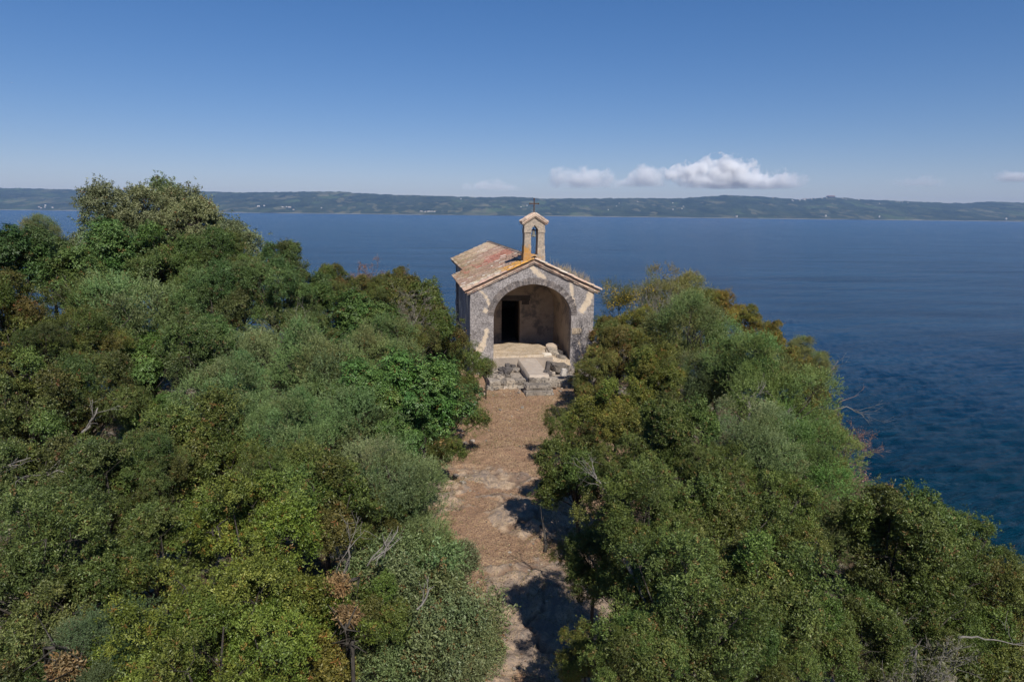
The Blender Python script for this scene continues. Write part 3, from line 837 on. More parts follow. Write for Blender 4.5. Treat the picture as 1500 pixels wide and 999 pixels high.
def slab_mesh():
    u = np.linspace(-.72, .20, 40); v = np.linspace(-3.05, .0, 60); U, Vv = np.meshgrid(u, v); U = U.ravel(); Vv = Vv.ravel()
    Zf = .70 + .10 * np.clip((Vv + 3) / 3, 0, 1) + (fbm(np.c_[U * 1.5, Vv * 1.5, U * 0], 4, 81) - .5) * .06 - (Vv < -3.0) * .5 - ((U < -.70) | (U > .18)) * .4
    idx = np.arange(2400).reshape(60, 40); Fq = np.c_[idx[:-1, :-1].ravel(), idx[:-1, 1:].ravel(), idx[1:, 1:].ravel(), idx[1:, :-1].ravel()]
    return np_mesh('paved_slab', np.c_[U, Vv, Zf], Fq)
M_slab = plain_stone('pale_slab', (.36, .30, .245), (.48, .41, .345), (.42, .335, .26), 2.5, .95)
link('paved_slab', slab_mesh(), M_slab, terr)
m_ = MB(); m_.box((-2.4, -2.45, -.4), (-.73, -.02, .34)); m_.box((.21, -2.3, -.4), (2.5, -.02, .28)); m_.box((-.70, -2.95, -.4), (.18, -.05, .52)); m_.build('core', M_rubble, terr)
def course(name, u0, u1, v, z0, z1, seed, parent=terr, n=6, d=.35):
    rn = random.Random(seed); u = u0; mb = bmesh.new()
    while u < u1:
        wd = rn.uniform(.22, .5); me = chunk(rn.randrange(999), (wd * 1.05, d, (z1 - z0) * rn.uniform(.9, 1.1)))
        me.transform(Matrix.Translation((u + wd / 2, v + rn.uniform(-.05, .05), (z0 + z1) / 2)) @ Matrix.Rotation(rn.uniform(-.08, .08), 4, 'Y'))
        mb.from_mesh(me); bpy.data.meshes.remove(me); u += wd
    me = bpy.data.meshes.new(name); mb.to_mesh(me); mb.free(); return link(name, me, M_block, parent)
course('retaining_course', -2.5, -.7, -2.5, -.12, .17, 1); course('retaining_course', -2.4, -.7, -2.35, .12, .38, 2, d=.5)
course('retaining_course', .25, 2.4, -2.35, -.1, .18, 4)
course('retaining_course', -.75, .2, -3.0, .1, .60, 7)
def rubble(name, u0, u1, v0, v1, z, n, seed, smin=.12, smax=.42, mat=M_block):
    rn = random.Random(seed)
    for i in range(n):
        sz = rn.uniform(smin, smax) * rn.uniform(.6, 1); me = chunk(rn.randrange(999), (sz * rn.uniform(1, 1.6), sz, sz * rn.uniform(.5, .9)), rough=.3)
        v = rn.uniform(v0, v1); me.transform(Matrix.Translation((rn.uniform(u0, u1), v, z + rn.uniform(-.06, .1) + .06 * (v - v0))) @ Matrix.Rotation(rn.uniform(0, 6), 4, 'Z') @ Matrix.Rotation(rn.uniform(-.4, .4), 4, 'X'))
        link(name, me, mat, terr)
rubble('bedded_stone', -2.3, -.8, -2.2, -.2, .30, 30, 12, .1, .34)
rubble('bedded_stone', .35, 2.4, -2.3, -.2, .22, 26, 13, .1, .34)
rubble('bedded_stone', -2.6, 2.9, -2.9, -2.4, -.02, 22, 14, .08, .26)
rubble('bedded_stone', -1.7, -.85, -1.5, -.4, .46, 12, 15, .15, .36, M_dark)
steps = empty('stone_steps', to_world(-.42, -3.3, GZ), ANG, 'low block of worn stone steps at the head of the path', 'steps')
for i, (u0, u1, v0, v1, z0, z1) in enumerate(((-.62, .68, -.75, .15, -.15, .20), (-.58, .60, -.50, .2, .20, .42))):
    me = chunk(50 + i, (u1 - u0, v1 - v0, z1 - z0), rough=.10); me.transform(Matrix.Translation(((u0 + u1) / 2, (v0 + v1) / 2, (z0 + z1) / 2))); link('step', me, M_block, steps)
def loose(name, label, u, v, z, size, rot, mat, seed, cat='stone', group=None):
    o = link(name, chunk(seed, size), mat); o.location = to_world(u, v, z); o.rotation_euler = (rot[0], rot[1], rot[2] + ANG); tag(o, label, cat, group); return o
loose('stone_post', 'dark upright stone stump standing at the edge of the pale terrace slab', 0.36, -1.9, .22, (.18, .17, .58), (.06, .12, .2), M_dark, 21, 'stone post')
loose('dark_stone', 'small black chunk added as the shadow at the foot of the dark stone stump', .22, -2.62, .12, (.36, .22, .24), (0, .3, .5), M_dark, 22)  # black chunk added where the stump's triangular shadow lies
loose('leaning_slab', 'broken stone slab tilted against rubble inside the porch', 1.18, .8, .38, (.62, .55, .22), (.45, .35, .3), M_block, 23, 'slab')
loose('fallen_block', 'squared block lying behind the tilted slab in the porch', 1.35, 1.7, .42, (.6, .45, .3), (.2, .1, -.4), M_inner, 24, 'block')
loose('rubble_stone', 'grey rubble stone against the porch wall foot', 1.62, 1.0, .25, (.35, .4, .3), (.1, .2, .6), M_dark, 25)
loose('rubble_stone', 'rubble stone in the mouth of the porch by the pale jamb', 1.5, .25, .22, (.4, .3, .2), (.0, .2, .3), M_block, 29)
loose('white_stone', 'white stone on the rim of the porch rock floor', .75, .12, .38, (.42, .26, .16), (.1, .05, .2), plain_stone('white_rock', (.6, .52, .42), (.72, .65, .55), None, 4), 26)
loose('white_stone', 'white stone beside the rubble edge of the terrace', 1.05, -2.3, .05, (.3, .2, .34), (0, .2, .2), plain_stone('white_rock', (.42, .38, .34), (.55, .5, .45), None, 4), 27)
loose('grey_boulder', 'flat grey boulder on the terrace before the pale jamb', 1.15, -1.0, .0, (.9, .8, .34), (.05, .1, .3), M_block, 28, 'boulder')
# low parapet beyond the chapel's right side
par = empty('parapet', to_world(4.3, 3.0, -.9), ANG, 'low weathered stone parapet right of the chapel', 'wall')
for i in range(3):
    o = course('parapet_course', -1.1, 1.1, 0, i * .45, i * .45 + .45, 40 + i, par)

# ------------------------------------------------------------------ leaves
def quads_from_leaves(P, D, N, Lg, Wd):
    S = nrm(np.cross(D, N)); N2 = nrm(np.cross(S, D)); Lg = Lg[:, None]; Wd = Wd[:, None]
    mid = P + D * Lg * .5 + N2 * Lg * .10
    V = np.stack([P, mid + S * Wd * .5, P + D * Lg - N2 * Lg * .05, mid - S * Wd * .5], 1).reshape(-1, 3)
    F = np.arange(len(V)).reshape(-1, 4)
    return V, F
def rand_dir(rng, n): return nrm(rng.normal(size=(n, 3)))

class Crown:
    """collects leaf quads with colours and the wood that carries them"""
    def __init__(s, seed): s.rng = np.random.default_rng(seed); s.V = []; s.col = []; s.mb = MB()
    def leaves(s, P, D, N, L, W, col):
        V, F = quads_from_leaves(P, D, N, L, W); s.V.append(V); s.col.append(np.repeat(col, 4, 0))
    def mesh(s, name):
        V = np.concatenate(s.V); col = np.concatenate(s.col); me = np_mesh(name, V, np.arange(len(V)).reshape(-1, 4), col); me.materials.append(M_leaf); return me

SPEC = {   # rosette: leaves, leaf length, width, colours (dark, mid, light), brown share
    'oak': dict(nl=13, L=.054, W=.022, cols=((.036, .057, .016), (.105, .136, .034), (.245, .270, .080)), brown=.035, form='rosette'),
    'fine': dict(nl=18, L=.046, W=.012, cols=((.076, .106, .038), (.170, .208, .076), (.305, .340, .148)), brown=.01, form='shoot'),
    'broad': dict(nl=11, L=.075, W=.034, cols=((.050, .088, .024), (.096, .152, .042), (.175, .230, .072)), brown=.02, form='plate'),
    'scrub': dict(nl=12, L=.058, W=.022, cols=((.070, .100, .036), (.155, .195, .076), (.290, .320, .150)), brown=.05, form='loose'),
}
def fill_crown(cr, spec, lobes, clumps, per, rc, dens_rng=(.5, 1.0), shoot=.3, zmin=None):
    """lobes: array of (x,y,z,r). clump centres on lobe skins, rosettes on clump skins, leaves in rosettes"""
    rng = cr.rng; S = SPEC[spec]; lob = np.asarray(lobes, float)
    wt = lob[:, 3] ** 2; wt = wt / wt.sum(); n = clumps * 5
    li = rng.choice(len(lob), n, p=wt); d = nrm(rng.normal(size=(n, 3)) + np.array([0, 0, .25]))
    depth = rng.uniform(0, 1, n) ** 1.5 * .40
    P = lob[li, :3] + d * (lob[li, 3] * (1 - depth))[:, None]
    dist = np.linalg.norm(P[:, None] - lob[None, :, :3], axis=2) / lob[None, :, 3]; dist[np.arange(n), li] = 9
    ok = dist.min(1) > .86
    if zmin is not None: ok &= P[:, 2] > zmin
    ok &= fbm(P * 1.9, 2, int(rng.integers(99))) > .46
    P = P[ok][:clumps]; d = d[ok][:clumps]; li = li[ok][:clumps]
    nc = len(P); rcs = rc * np.exp(np.clip(rng.normal(size=nc), -2, 1.4) * .36); cu = rng.random(nc)
    # rosettes
    k = np.repeat(np.arange(nc), per); m = len(k)
    rd = nrm(rng.normal(size=(m, 3)) * .8 + d[k] * .75 + np.array([0, 0, .3])); 
    Q = P[k] + rd * (rcs[k] * np.where(rng.random(m) < .12, rng.uniform(1.05, 1.6, m), rng.uniform(.5, 1.05, m)))[:, None]
    ru = np.clip(.55 * cu[k] + .40 * rng.random(m) + .10 * rd[:, 2], 0, 1)  # rosettes facing up are tinted lighter, a sunlit top put into the colour
    nl = S['nl']; q = np.repeat(np.arange(m), nl); t = len(q)
    C0, C1, C2 = (np.array(c) for c in S['cols'])
    if S['form'] == 'rosette':
        ax = nrm(rd + rng.normal(size=(m, 3)) * .35)
        D = nrm(ax[q] * .45 + rng.normal(size=(t, 3)) * .75); PP = Q[q] + D * .012 + rng.normal(size=(t, 3)) * .02; N = nrm(ax[q] + rng.normal(size=(t, 3)) * .5)
    elif S['form'] == 'shoot':
        ax = nrm(rd * .8 + np.array([0, 0, .55]) + rng.normal(size=(m, 3)) * .4); ln = shoot * rng.uniform(.5, 1.2, m)
        tt = rng.random(t); D = nrm(ax[q] * .75 + rng.normal(size=(t, 3)) * .55); PP = Q[q] + ax[q] * (ln[q] * tt)[:, None]; N = rand_dir(rng, t)
    elif S['form'] == 'plate':
        ax = nrm(rd * .5 + np.array([0, 0, .8]) + rng.normal(size=(m, 3)) * .3)
        rdn = rng.normal(size=(t, 3)); rdn -= ax[q] * (rdn * ax[q]).sum(1, keepdims=True); D = nrm(nrm(rdn) + np.array([0, 0, -.25])); PP = Q[q] + nrm(rdn) * .05 * rng.random((t, 1)) + rng.normal(size=(t, 3)) * .025; N = nrm(ax[q] + rng.normal(size=(t, 3)) * .3)
    else:
        ax = nrm(rd + rng.normal(size=(m, 3)) * .5); tt = rng.random(t)
        D = nrm(ax[q] * .5 + rng.normal(size=(t, 3)) * .8); PP = Q[q] + ax[q] * (tt * .16)[:, None] + rng.normal(size=(t, 3)) * .025; N = nrm(np.array([0, 0, .6]) + rng.normal(size=(t, 3)))
    L = S['L'] * rng.uniform(.5, 1.4, t); W = S['W'] * rng.uniform(.75, 1.25, t)
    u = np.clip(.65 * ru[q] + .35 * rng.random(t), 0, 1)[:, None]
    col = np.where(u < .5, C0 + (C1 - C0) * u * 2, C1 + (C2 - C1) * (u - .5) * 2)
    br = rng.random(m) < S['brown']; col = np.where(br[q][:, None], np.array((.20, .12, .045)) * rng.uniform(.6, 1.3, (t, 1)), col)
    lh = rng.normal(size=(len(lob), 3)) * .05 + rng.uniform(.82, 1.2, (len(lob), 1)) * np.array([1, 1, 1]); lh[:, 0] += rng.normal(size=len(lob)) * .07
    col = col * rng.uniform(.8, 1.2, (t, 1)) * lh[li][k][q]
    cr.leaves(PP, D, N, L, W, col)
    return P, d

def crown_lobes(rng, R, zc, n, sq=.8, core=.55, low=-.5):
    lob = [(0, 0, zc, R * core)]
    for i in range(n):
        z = rng.uniform(low, 1); a = i * 2.4 + rng.uniform(-.5, .5); h = math.sqrt(max(0, 1 - z * z)); r = R * rng.uniform(.17, .38); k = (R - r) * rng.uniform(.72, 1.22)
        lob.append((h * math.cos(a) * k, h * math.sin(a) * k, zc + z * k * sq, r))
    return np.array(lob)
def wood(cr, lobes, zc, rt_, twigs=None, sink=3.0):
    rng = cr.rng; mb = cr.mb
    b = rng.normal(size=2) * .1
    fork = Vector((b[0], b[1], zc * .45))
    mb.tube([(0, 0, -sink), (0, 0, 0), (b[0] * .6, b[1] * .6, zc * .25), fork], [rt_ * 1.3, rt_ * 1.15, rt_, rt_ * .8], 8)
    for x, y, z, r in lobes:
        e = Vector((x, y, z)); m = fork.lerp(e, .5) + Vector(rng.normal(size=3)) * .12
        mb.tube([fork, m, e], [rt_ * .55, rt_ * .35, rt_ * .16], 6)
    if twigs is not None:
        P, d = twigs; lc = np.asarray(lobes)[:, :3]
        for i in range(0, len(P), 4):
            j = np.argmin(np.linalg.norm(lc - P[i], axis=1)); a = Vector(lc[j]); e = Vector(P[i] + d[i] * .15); m = a.lerp(e, .5) + Vector(rng.normal(size=3)) * .07
            mb.tube([a, m, e], [rt_ * .14, rt_ * .1, .006], 4, False)

PROTO = {}
def proto(key, spec, seed, R, zc, nlobes, clumps, per, rc, sq=.8, shoot=.3, zmin=.15, core=.55, low=-.5):
    cr = Crown(seed); lob = crown_lobes(cr.rng, R, zc, nlobes, sq, core, low)
    tw = fill_crown(cr, spec, lob, clumps, per, rc, shoot=shoot, zmin=zmin)
    wood(cr, lob, zc, .035 + .018 * R, tw)
    wm = cr.mb.mesh('trunk', True); wm.materials.append(M_bark)
    PROTO.setdefault(key, []).append((cr.mesh('crown'), wm, R, zc))
for i in range(6):
    q_ = (1, .8, 1.2, .9, 1.1, .75)[i]; SPEC['oak_%d' % i] = dict(SPEC['oak'], L=.054 * q_, W=.022 * q_, nl=int(13 / q_))
    proto('oak', 'oak_%d' % i, 100 + i, 1.5, 2.1, (15, 22, 18, 26, 13, 20)[i], 340, 22, .21, sq=(.85, .8, .95, .85, .9, 1.0)[i], low=-.9, core=.42)
for i in range(4): proto('fine', 'fine', 200 + i, 1.4, 1.9, 18, 330, 20, .21, sq=.95, shoot=.24, low=-.9, core=.42)
for i in range(3): proto('broad', 'broad', 300 + i, 1.3, 1.9, 16, 270, 17, .24, sq=.8, low=-.8, core=.5)
for i in range(3): proto('scrub', 'scrub', 400 + i, 1.1, .75, 14, 260, 16, .22, sq=.6, zmin=-.1, low=-.1)

# ------------------------------------------------------------------ planting
rp = random.Random(77)
def plant(px, py, rpx, sp, label, tint=(1, 1, 1), z=None, d=None, var=None, squash=1.0, name='tree', cat='tree', group=None):
    if d is None:
        if z is None:
            z = float(np.interp(py, [400, 420, 480, 550, 650, 750, 850, 950], [4.1, 4.0, 3.4, 3.0, 2.7, 2.4, 2.2, 1.9]))
            if px > 1100: z -= (px - 1100) / 350 * 3.2
        z += rp.uniform(-.5, .4)
        c, t = at_z(px, py, z)
    else: c, t = at_d(px, py, d)
    R = rpx / FX * t
    cm_, wm, R0, zc = PROTO[sp][(rp.randrange(99) if var is None else var) % len(PROTO[sp])]
    s = R / R0; base = c - Vector((0, 0, s * zc * squash))
    root = empty(name, base, rp.uniform(0, 6.28), label, cat, group)
    root.scale = (s, s, s * squash)
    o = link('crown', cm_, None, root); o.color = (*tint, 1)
    link('trunk', wm, None, root)
    return root
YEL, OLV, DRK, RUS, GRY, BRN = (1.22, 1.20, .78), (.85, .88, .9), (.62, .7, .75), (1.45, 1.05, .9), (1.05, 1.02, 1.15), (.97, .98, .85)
GL, GR = 'trees on the left of the path', 'trees on the right of the path'
OAK, FIN, BRO, SCR = ('holm_oak', 'tree'), ('fine_leaved_shrub', 'shrub'), ('bright_leaved_tree', 'tree'), ('path_shrub', 'shrub')
NM = {'oak': OAK, 'fine': FIN, 'broad': BRO, 'scrub': SCR}
def row(g, *items):
    for it in items:
        px, py, r, sp, tint, label = it[:6]; kw = it[6] if len(it) > 6 else {}
        nm, ct = kw.pop('nm', NM[sp]); plant(px, py, r, sp, label, tint, name=nm, cat=ct, group=g, **kw)
# ---- left, from the near edge of the picture to the back
row(GL,
 (300, 955, 150, 'oak', YEL, 'big yellow-green oak crown filling the bottom edge left of centre'),
 (440, 940, 105, 'oak', YEL, 'yellow-green oak crown beside the brown withered sprays at the bottom'),
 (370, 800, 105, 'oak', YEL, 'brightest yellow-green oak, domed, lower left of the path'),
 (230, 830, 85, 'oak', (1.0, 1.02, .9), 'rounded olive oak against the flank of the brightest yellow-green one'),
 (60, 840, 125, 'oak', OLV, 'dark olive oak at the left edge above the brown dead foliage'),
 (150, 745, 95, 'oak', OLV, 'olive oak with deep shade pockets behind the left edge oak'),
 (170, 965, 75, 'fine', DRK, 'dark fine-leaved bush around the pale dead sapling at the bottom left'),
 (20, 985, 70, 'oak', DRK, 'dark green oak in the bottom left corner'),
 (480, 745, 85, 'oak', BRN, 'brownish olive oak between the bright oak and the forked dead branch'),
 (560, 760, 60, 'oak', BRN, 'small brownish oak behind the bundle of pale dry stems'),
 (548, 900, 62, 'oak', BRN, 'brown-tinged oak low between yellow oak and green scrub', dict(z=1.0)),
 (300, 690, 105, 'oak', (1.05, 1.02, .85), 'broad dull gold oak in the middle of the left wood'),
 (410, 700, 70, 'oak', BRN, 'dull gold oak next in line toward the path in mid left wood'),
 (60, 700, 90, 'oak', OLV, 'shaded oak under the long bare grey bough at the left edge'),
 (215, 690, 60, 'oak', OLV, 'small olive oak under the black shade pocket at left'),
 (40, 600, 85, 'oak', (.9, .88, .85), 'dull olive-brown oak at the left edge in mid height'),
 (125, 590, 75, 'oak', OLV, 'dull olive oak leaning over the bare snapped trunk'),
 (30, 520, 75, 'oak', (1.05, .95, .85), 'brown-green oak at the left edge below the dark hollow'),
 (120, 510, 60, 'oak', (1.0, .9, .8), 'dull brown-green oak in front of the pale round bush'),
)
row(GL,
 (640, 925, 90, 'scrub', (1, 1, 1), 'light green scrub mound at the path edge, near the bottom', dict(z=.7)),
 (590, 860, 85, 'scrub', (.95, 1, .95), 'light green scrub with a pale dead stick lying on it', dict(z=.9)),
 (690, 965, 55, 'scrub', (1.05, 1.02, 1.05), 'lowest light green scrub bulging onto the path', dict(z=.2)),
 (580, 965, 70, 'scrub', (.9, 1, .9), 'green scrub at the bottom edge beside the yellow oak', dict(z=.9)),
 (644, 825, 46, 'scrub', (1.05, 1, 1.1), 'pale grey-green scrub where the path narrows', dict(z=.5)),
 (596, 772, 66, 'fine', (.95, 1.05, 1.0), 'bluish green feathery shrub beside the rocky path', dict(z=1.3)),
 (572, 705, 72, 'fine', (.95, 1.05, 1.05), 'dense bluish green shrub above the rocky path'),
 (520, 655, 80, 'fine', (.9, 1.0, .95), 'grey-green shrub with a thin bare sapling in front'),
 (430, 640, 70, 'fine', (.85, 1.0, .9), 'green fine-leaved shrub behind the dull gold oaks'),
 (340, 600, 80, 'fine', (.85, 1.0, .95), 'dark bluish shrub in the middle of the left wood'),
 (620, 590, 72, 'broad', (.95, 1.05, .9), 'brightest green leafy tree near the path, mid left'),
 (545, 590, 60, 'broad', (.9, 1.0, .9), 'bright green leafy tree just behind the grey-green shrub'),
 (600, 640, 48, 'broad', (.9, 1.05, .9), 'bright green low crown tucked under the brightest leafy tree'),
 (215, 540, 52, 'broad', (1.0, 1.1, .9), 'vivid green leafy clump standing over black shade at left'),
 (220, 612, 38, 'broad', (1.0, 1.1, .9), 'small vivid green clump inside the black shade pocket', dict(z=2.2)),
 (652, 540, 56, 'oak', (.95, .92, .8), 'olive oak hanging over the path before the chapel corner', dict(z=1.7)),
 (655, 605, 55, 'oak', (.9, .9, .8), 'olive oak casting dark shade onto the path edge', dict(z=1.35)),
 (640, 660, 40, 'oak', (.9, .9, .75), 'small olive oak above the dark hollow at the path edge', dict(z=.9)),
 (676, 575, 28, 'oak', (.95, .9, .75), 'small olive oak branch-end touching the terrace rubble', dict(z=.35)),
 (712, 540, 16, 'scrub', (.9, .85, .75), 'thin dry shrub growing at the left terrace wall', dict(z=.7)),
)
row(GL,
 (460, 560, 85, 'fine', (.9, 1.0, .9), 'rounded green shrub crown in the centre of the left wood'),
 (560, 530, 62, 'fine', (.95, 1.0, .9), 'green shrub crown right behind the bright leafy tree'),
 (385, 530, 70, 'fine', (.9, 1.0, .95), 'soft green shrub crown near a dark cleft in mid left'),
 (215, 465, 88, 'fine', (.98, 1.06, .98), 'large pale green round bush with upright feathery shoots', dict(d=20)),
 (285, 520, 60, 'oak', (.85, 1.0, 1.1), 'grey-green oak at the foot of the pale round bush', dict(d=18)),
 (330, 450, 70, 'oak', (.9, 1.05, 1.2), 'grey-green oak with billowing clumps right of the pale round bush', dict(d=20.5)),
 (400, 440, 62, 'oak', (.88, 1.02, 1.15), 'grey-green oak with a pale bare limb showing through', dict(d=20.5)),
 (418, 386, 34, 'oak', (.9, 1.0, 1.15), 'round-topped grey-green oak standing against the lake', dict(d=25)),
 (455, 445, 45, 'oak', (.85, .95, 1.0), 'dark grey-green oak left of the olive dome', dict(d=23)),
 (525, 480, 52, 'broad', (.85, .88, .8), 'dark green domed tree beside the bare grey thicket'),
 (600, 455, 52, 'oak', (1.0, .88, .8), 'brown-olive oak crown on the skyline nearest the chapel', dict(d=25)),
 (640, 490, 45, 'oak', (.95, .88, .78), 'brown-olive oak sloping down toward the chapel wall', dict(d=24)),
 (595, 505, 45, 'oak', (1.05, .9, .85), 'olive-brown oak in front of the bare grey thicket', dict(d=21)),
 (490, 412, 26, 'oak', (1.05, .95, .85), 'slim dry olive crown rising against the lake', dict(d=27)),
 (530, 420, 24, 'oak', (1.2, .92, .9), 'reddish dry crown between two slim skyline crowns', dict(d=28)),
 (556, 418, 20, 'oak', (1.05, .95, .85), 'narrow upright crown on the skyline beside the reddish one', dict(d=27)),
 (585, 420, 26, 'oak', (1.25, .94, .9), 'reddish brown skyline crown behind the brown-olive oak', dict(d=28)),
 (500, 440, 40, 'oak', (.95, .92, .85), 'olive oak filling the dip below the slim skyline crowns', dict(d=24)),
 (560, 455, 36, 'oak', (.95, .9, .82), 'olive oak between the dark domed tree and the skyline', dict(d=24)),
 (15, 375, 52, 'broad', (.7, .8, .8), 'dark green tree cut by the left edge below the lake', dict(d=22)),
 (75, 385, 45, 'broad', (.85, .9, .85), 'green tree in front of the strip of lake at far left', dict(d=24)),
 (110, 420, 55, 'broad', (.95, .92, .85), 'mid green leafy tree left of the tall grey-green tree', dict(d=22)),
 (10, 450, 55, 'oak', (1.0, .88, .75), 'brownish shaded oak at the left edge beside a black hollow', dict(d=17)),
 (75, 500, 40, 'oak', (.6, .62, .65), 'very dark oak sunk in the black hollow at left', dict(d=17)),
 (170, 388, 62, 'broad', (.9, .95, .95), 'leafy green tree under the left side of the tall tree', dict(d=26)),
 (245, 395, 66, 'oak', (.82, .95, .95), 'dull green oak under the middle of the tall tree', dict(d=26)),
 (315, 395, 62, 'oak', (.9, .98, .95), 'dull green oak under the right side of the tall tree', dict(d=26)),
 (355, 410, 36, 'oak', (.95, 1.0, 1.0), 'olive-green oak between the tall tree and the round-topped oak', dict(d=24)),
 (130, 445, 50, 'oak', (.88, .92, .85), 'olive green oak left of the pale round bush', dict(d=20)),
 (280, 440, 45, 'oak', (.85, .95, .9), 'dull green oak in the notch right above the pale round bush', dict(d=22)),
 (460, 490, 48, 'oak', (.85, .95, .95), 'grey-green oak filling the dip before the dark domed tree', dict(d=20)),
 (60, 345, 28, 'fine', (1.05, 1.0, 1.1), 'sparse pale shrub top standing before the lake at far left', dict(d=30)),
)
# ---- right, near to far
row(GR,
 (1000, 900, 120, 'oak', (.92, .98, .9), 'biggest green oak low on the right, with a pale fallen log in it'),
 (1120, 870, 100, 'oak', (.95, 1.0, .9), 'green oak crown right of the oak with the fallen log'),
 (1090, 965, 90, 'oak', (.85, .95, .85), 'dark green oak at the bottom edge right of centre'),
 (940, 975, 75, 'oak', (.9, 1.0, .85), 'green oak at the bottom edge nearest the shaded path'),
 (858, 960, 48, 'oak', (1.2, 1.08, .85), 'yellowish small oak at the bottom beside the shaded path', dict(z=1.3)),
 (1185, 940, 75, 'oak', (.85, .92, .82), 'green oak beside the black shade gap at lower right'),
 (930, 850, 60, 'oak', (1.0, 1.0, .8), 'yellow-tipped oak branches above the dark path edge', dict(z=1.5)),
 (870, 822, 56, 'oak', (.85, .85, .8), 'dark olive oak overhanging the shadow on the path', dict(z=1.3)),
 (940, 755, 85, 'oak', (.95, .95, .85), 'olive oak with a silvery dead bough in its side'),
 (1040, 775, 88, 'oak', (1.02, 1.02, .85), 'rounded olive-gold oak in the middle of the right wood'),
 (1130, 765, 75, 'oak', (1.0, 1.02, .85), 'olive-gold oak seaward of the rounded one'),
 (1300, 800, 92, 'oak', (.9, .92, .85), 'big olive oak on the slope above the water at right'),
 (1390, 830, 82, 'oak', (.85, .92, .8), 'green oak on the slope between the big slope oak and the edge'),
 (1330, 905, 90, 'oak', (.85, .92, .8), 'shaded oak with a short pale trunk piece showing'),
 (1470, 880, 75, 'oak', (1.1, .92, .82), 'brownish oak at the right edge by the water'),
 (1430, 960, 85, 'oak', (.95, .92, .8), 'brown-green oak in the bottom right corner'),
 (1250, 935, 65, 'oak', (.88, .92, .8), 'small oak rising from the black gap at lower right'),
 (1225, 770, 62, 'fine', (.95, .95, .85), 'grey-green shrub on the cliff edge below the red twigs', dict(z=-.2)),
)
row(GR,
 (1110, 650, 68, 'fine', (.95, 1.08, 1.1), 'bluish feathery shrub in the middle of the right wood'),
 (1175, 690, 70, 'fine', (.85, 1.02, .7), 'grass-green feathery shrub sloping to the cliff edge'),
 (1140, 590, 72, 'fine', (.88, 1.05, .72), 'large grass-green feathery shrub with white bare limbs'),
 (1090, 525, 58, 'fine', (.85, 1.0, .75), 'green feathery shrub below the golden oaks'),
 (1010, 490, 58, 'fine', (1.05, 1.03, .9), 'grey-green feathery shrub left of the golden oaks'),
 (1035, 560, 48, 'fine', (.85, .95, .9), 'dark feathery shrub beneath the rust-brown spray', dict(z=2.3)),
 (1055, 520, 45, 'oak', (1.2, 1.05, .85), 'olive green oak between the two pairs of golden oaks', dict(d=25)),
 (965, 510, 40, 'oak', (1.3, 1.08, .8), 'olive gold oak just below the bare grey bush and broom', dict(d=25.5)),
 (990, 438, 50, 'fine', (1.22, 1.03, .85), 'domed grey-green shrub forming the top of the right wood', dict(d=31)),
 (1030, 447, 34, 'fine', (1.25, 1.02, .8), 'grey-green shrub on the lakeward shoulder of the domed one', dict(d=30)),
 (1040, 462, 40, 'oak', (1.8, 1.22, .9), 'golden brown oak right below the domed shrub', dict(d=27)),
 (1092, 472, 27, 'oak', (1.75, 1.2, .85), 'golden brown oak jutting out over the lake', dict(d=27)),
 (1050, 570, 26, 'oak', (1.55, 1.02, .75), 'rust-brown spray among green crowns in the right wood', dict(d=21)),
 (1130, 500, 28, 'oak', (1.75, 1.2, .9), 'golden brown oak at the head of the tan column', dict(d=25.5)),
 (1160, 540, 32, 'oak', (1.6, 1.18, 1.0), 'tan oak, topmost of the column down the cliff edge', dict(d=23)),
 (1185, 580, 32, 'oak', (1.6, 1.18, 1.0), 'tan oak, middle of the column down the cliff edge', dict(d=21.5)),
 (1200, 630, 33, 'oak', (1.55, 1.18, 1.0), 'tan oak, lowest of the column down the cliff edge', dict(d=20)),
 (1215, 690, 30, 'oak', (1.35, .98, .9), 'brownish oak at the cliff edge beside the red twigs', dict(d=18.5)),
 (1165, 510, 25, 'fine', (1.15, 1.0, .95), 'grey thin shrub behind the head of the tan column', dict(d=27)),
 (1200, 535, 25, 'fine', (1.1, .98, .85), 'olive thin shrub leaning over the water with bare twigs', dict(d=26)),
 (905, 520, 50, 'oak', (1.4, 1.12, 1.1), 'brownish oak beside the right corner of the chapel', dict(d=26)),
 (870, 560, 36, 'oak', (1.35, 1.1, 1.05), 'brownish low oak against the terrace rubble', dict(d=25)),
 (890, 490, 28, 'oak', (1.5, 1.1, 1.0), 'rusty shrub at the foot of the yellow broom', dict(d=28)),
 (940, 490, 40, 'oak', (1.5, 1.15, .8), 'gold-green oak below the bare grey bush', dict(d=27)),
 (960, 560, 52, 'oak', (1.35, 1.15, .8), 'gold-green oak with dark gaps, centre of the right wood'),
 (900, 610, 58, 'oak', (1.3, 1.1, .85), 'gold-tipped olive oak by the upper path'),
 (845, 625, 46, 'oak', (.98, .92, .82), 'olive oak at the upper path edge casting a small shadow', dict(z=1.0)),
 (980, 640, 66, 'oak', (.85, .88, .8), 'dark olive oak around two thin bare stems'),
 (1040, 690, 60, 'oak', (.9, .95, .82), 'olive oak beside the bluish feathery shrub'),
 (850, 700, 62, 'oak', (.88, .88, .82), 'dull olive oak bulging over the middle of the path', dict(z=1.1)),
 (925, 690, 55, 'oak', (.95, .92, .82), 'dull olive oak behind the silvery dead bough'),
)
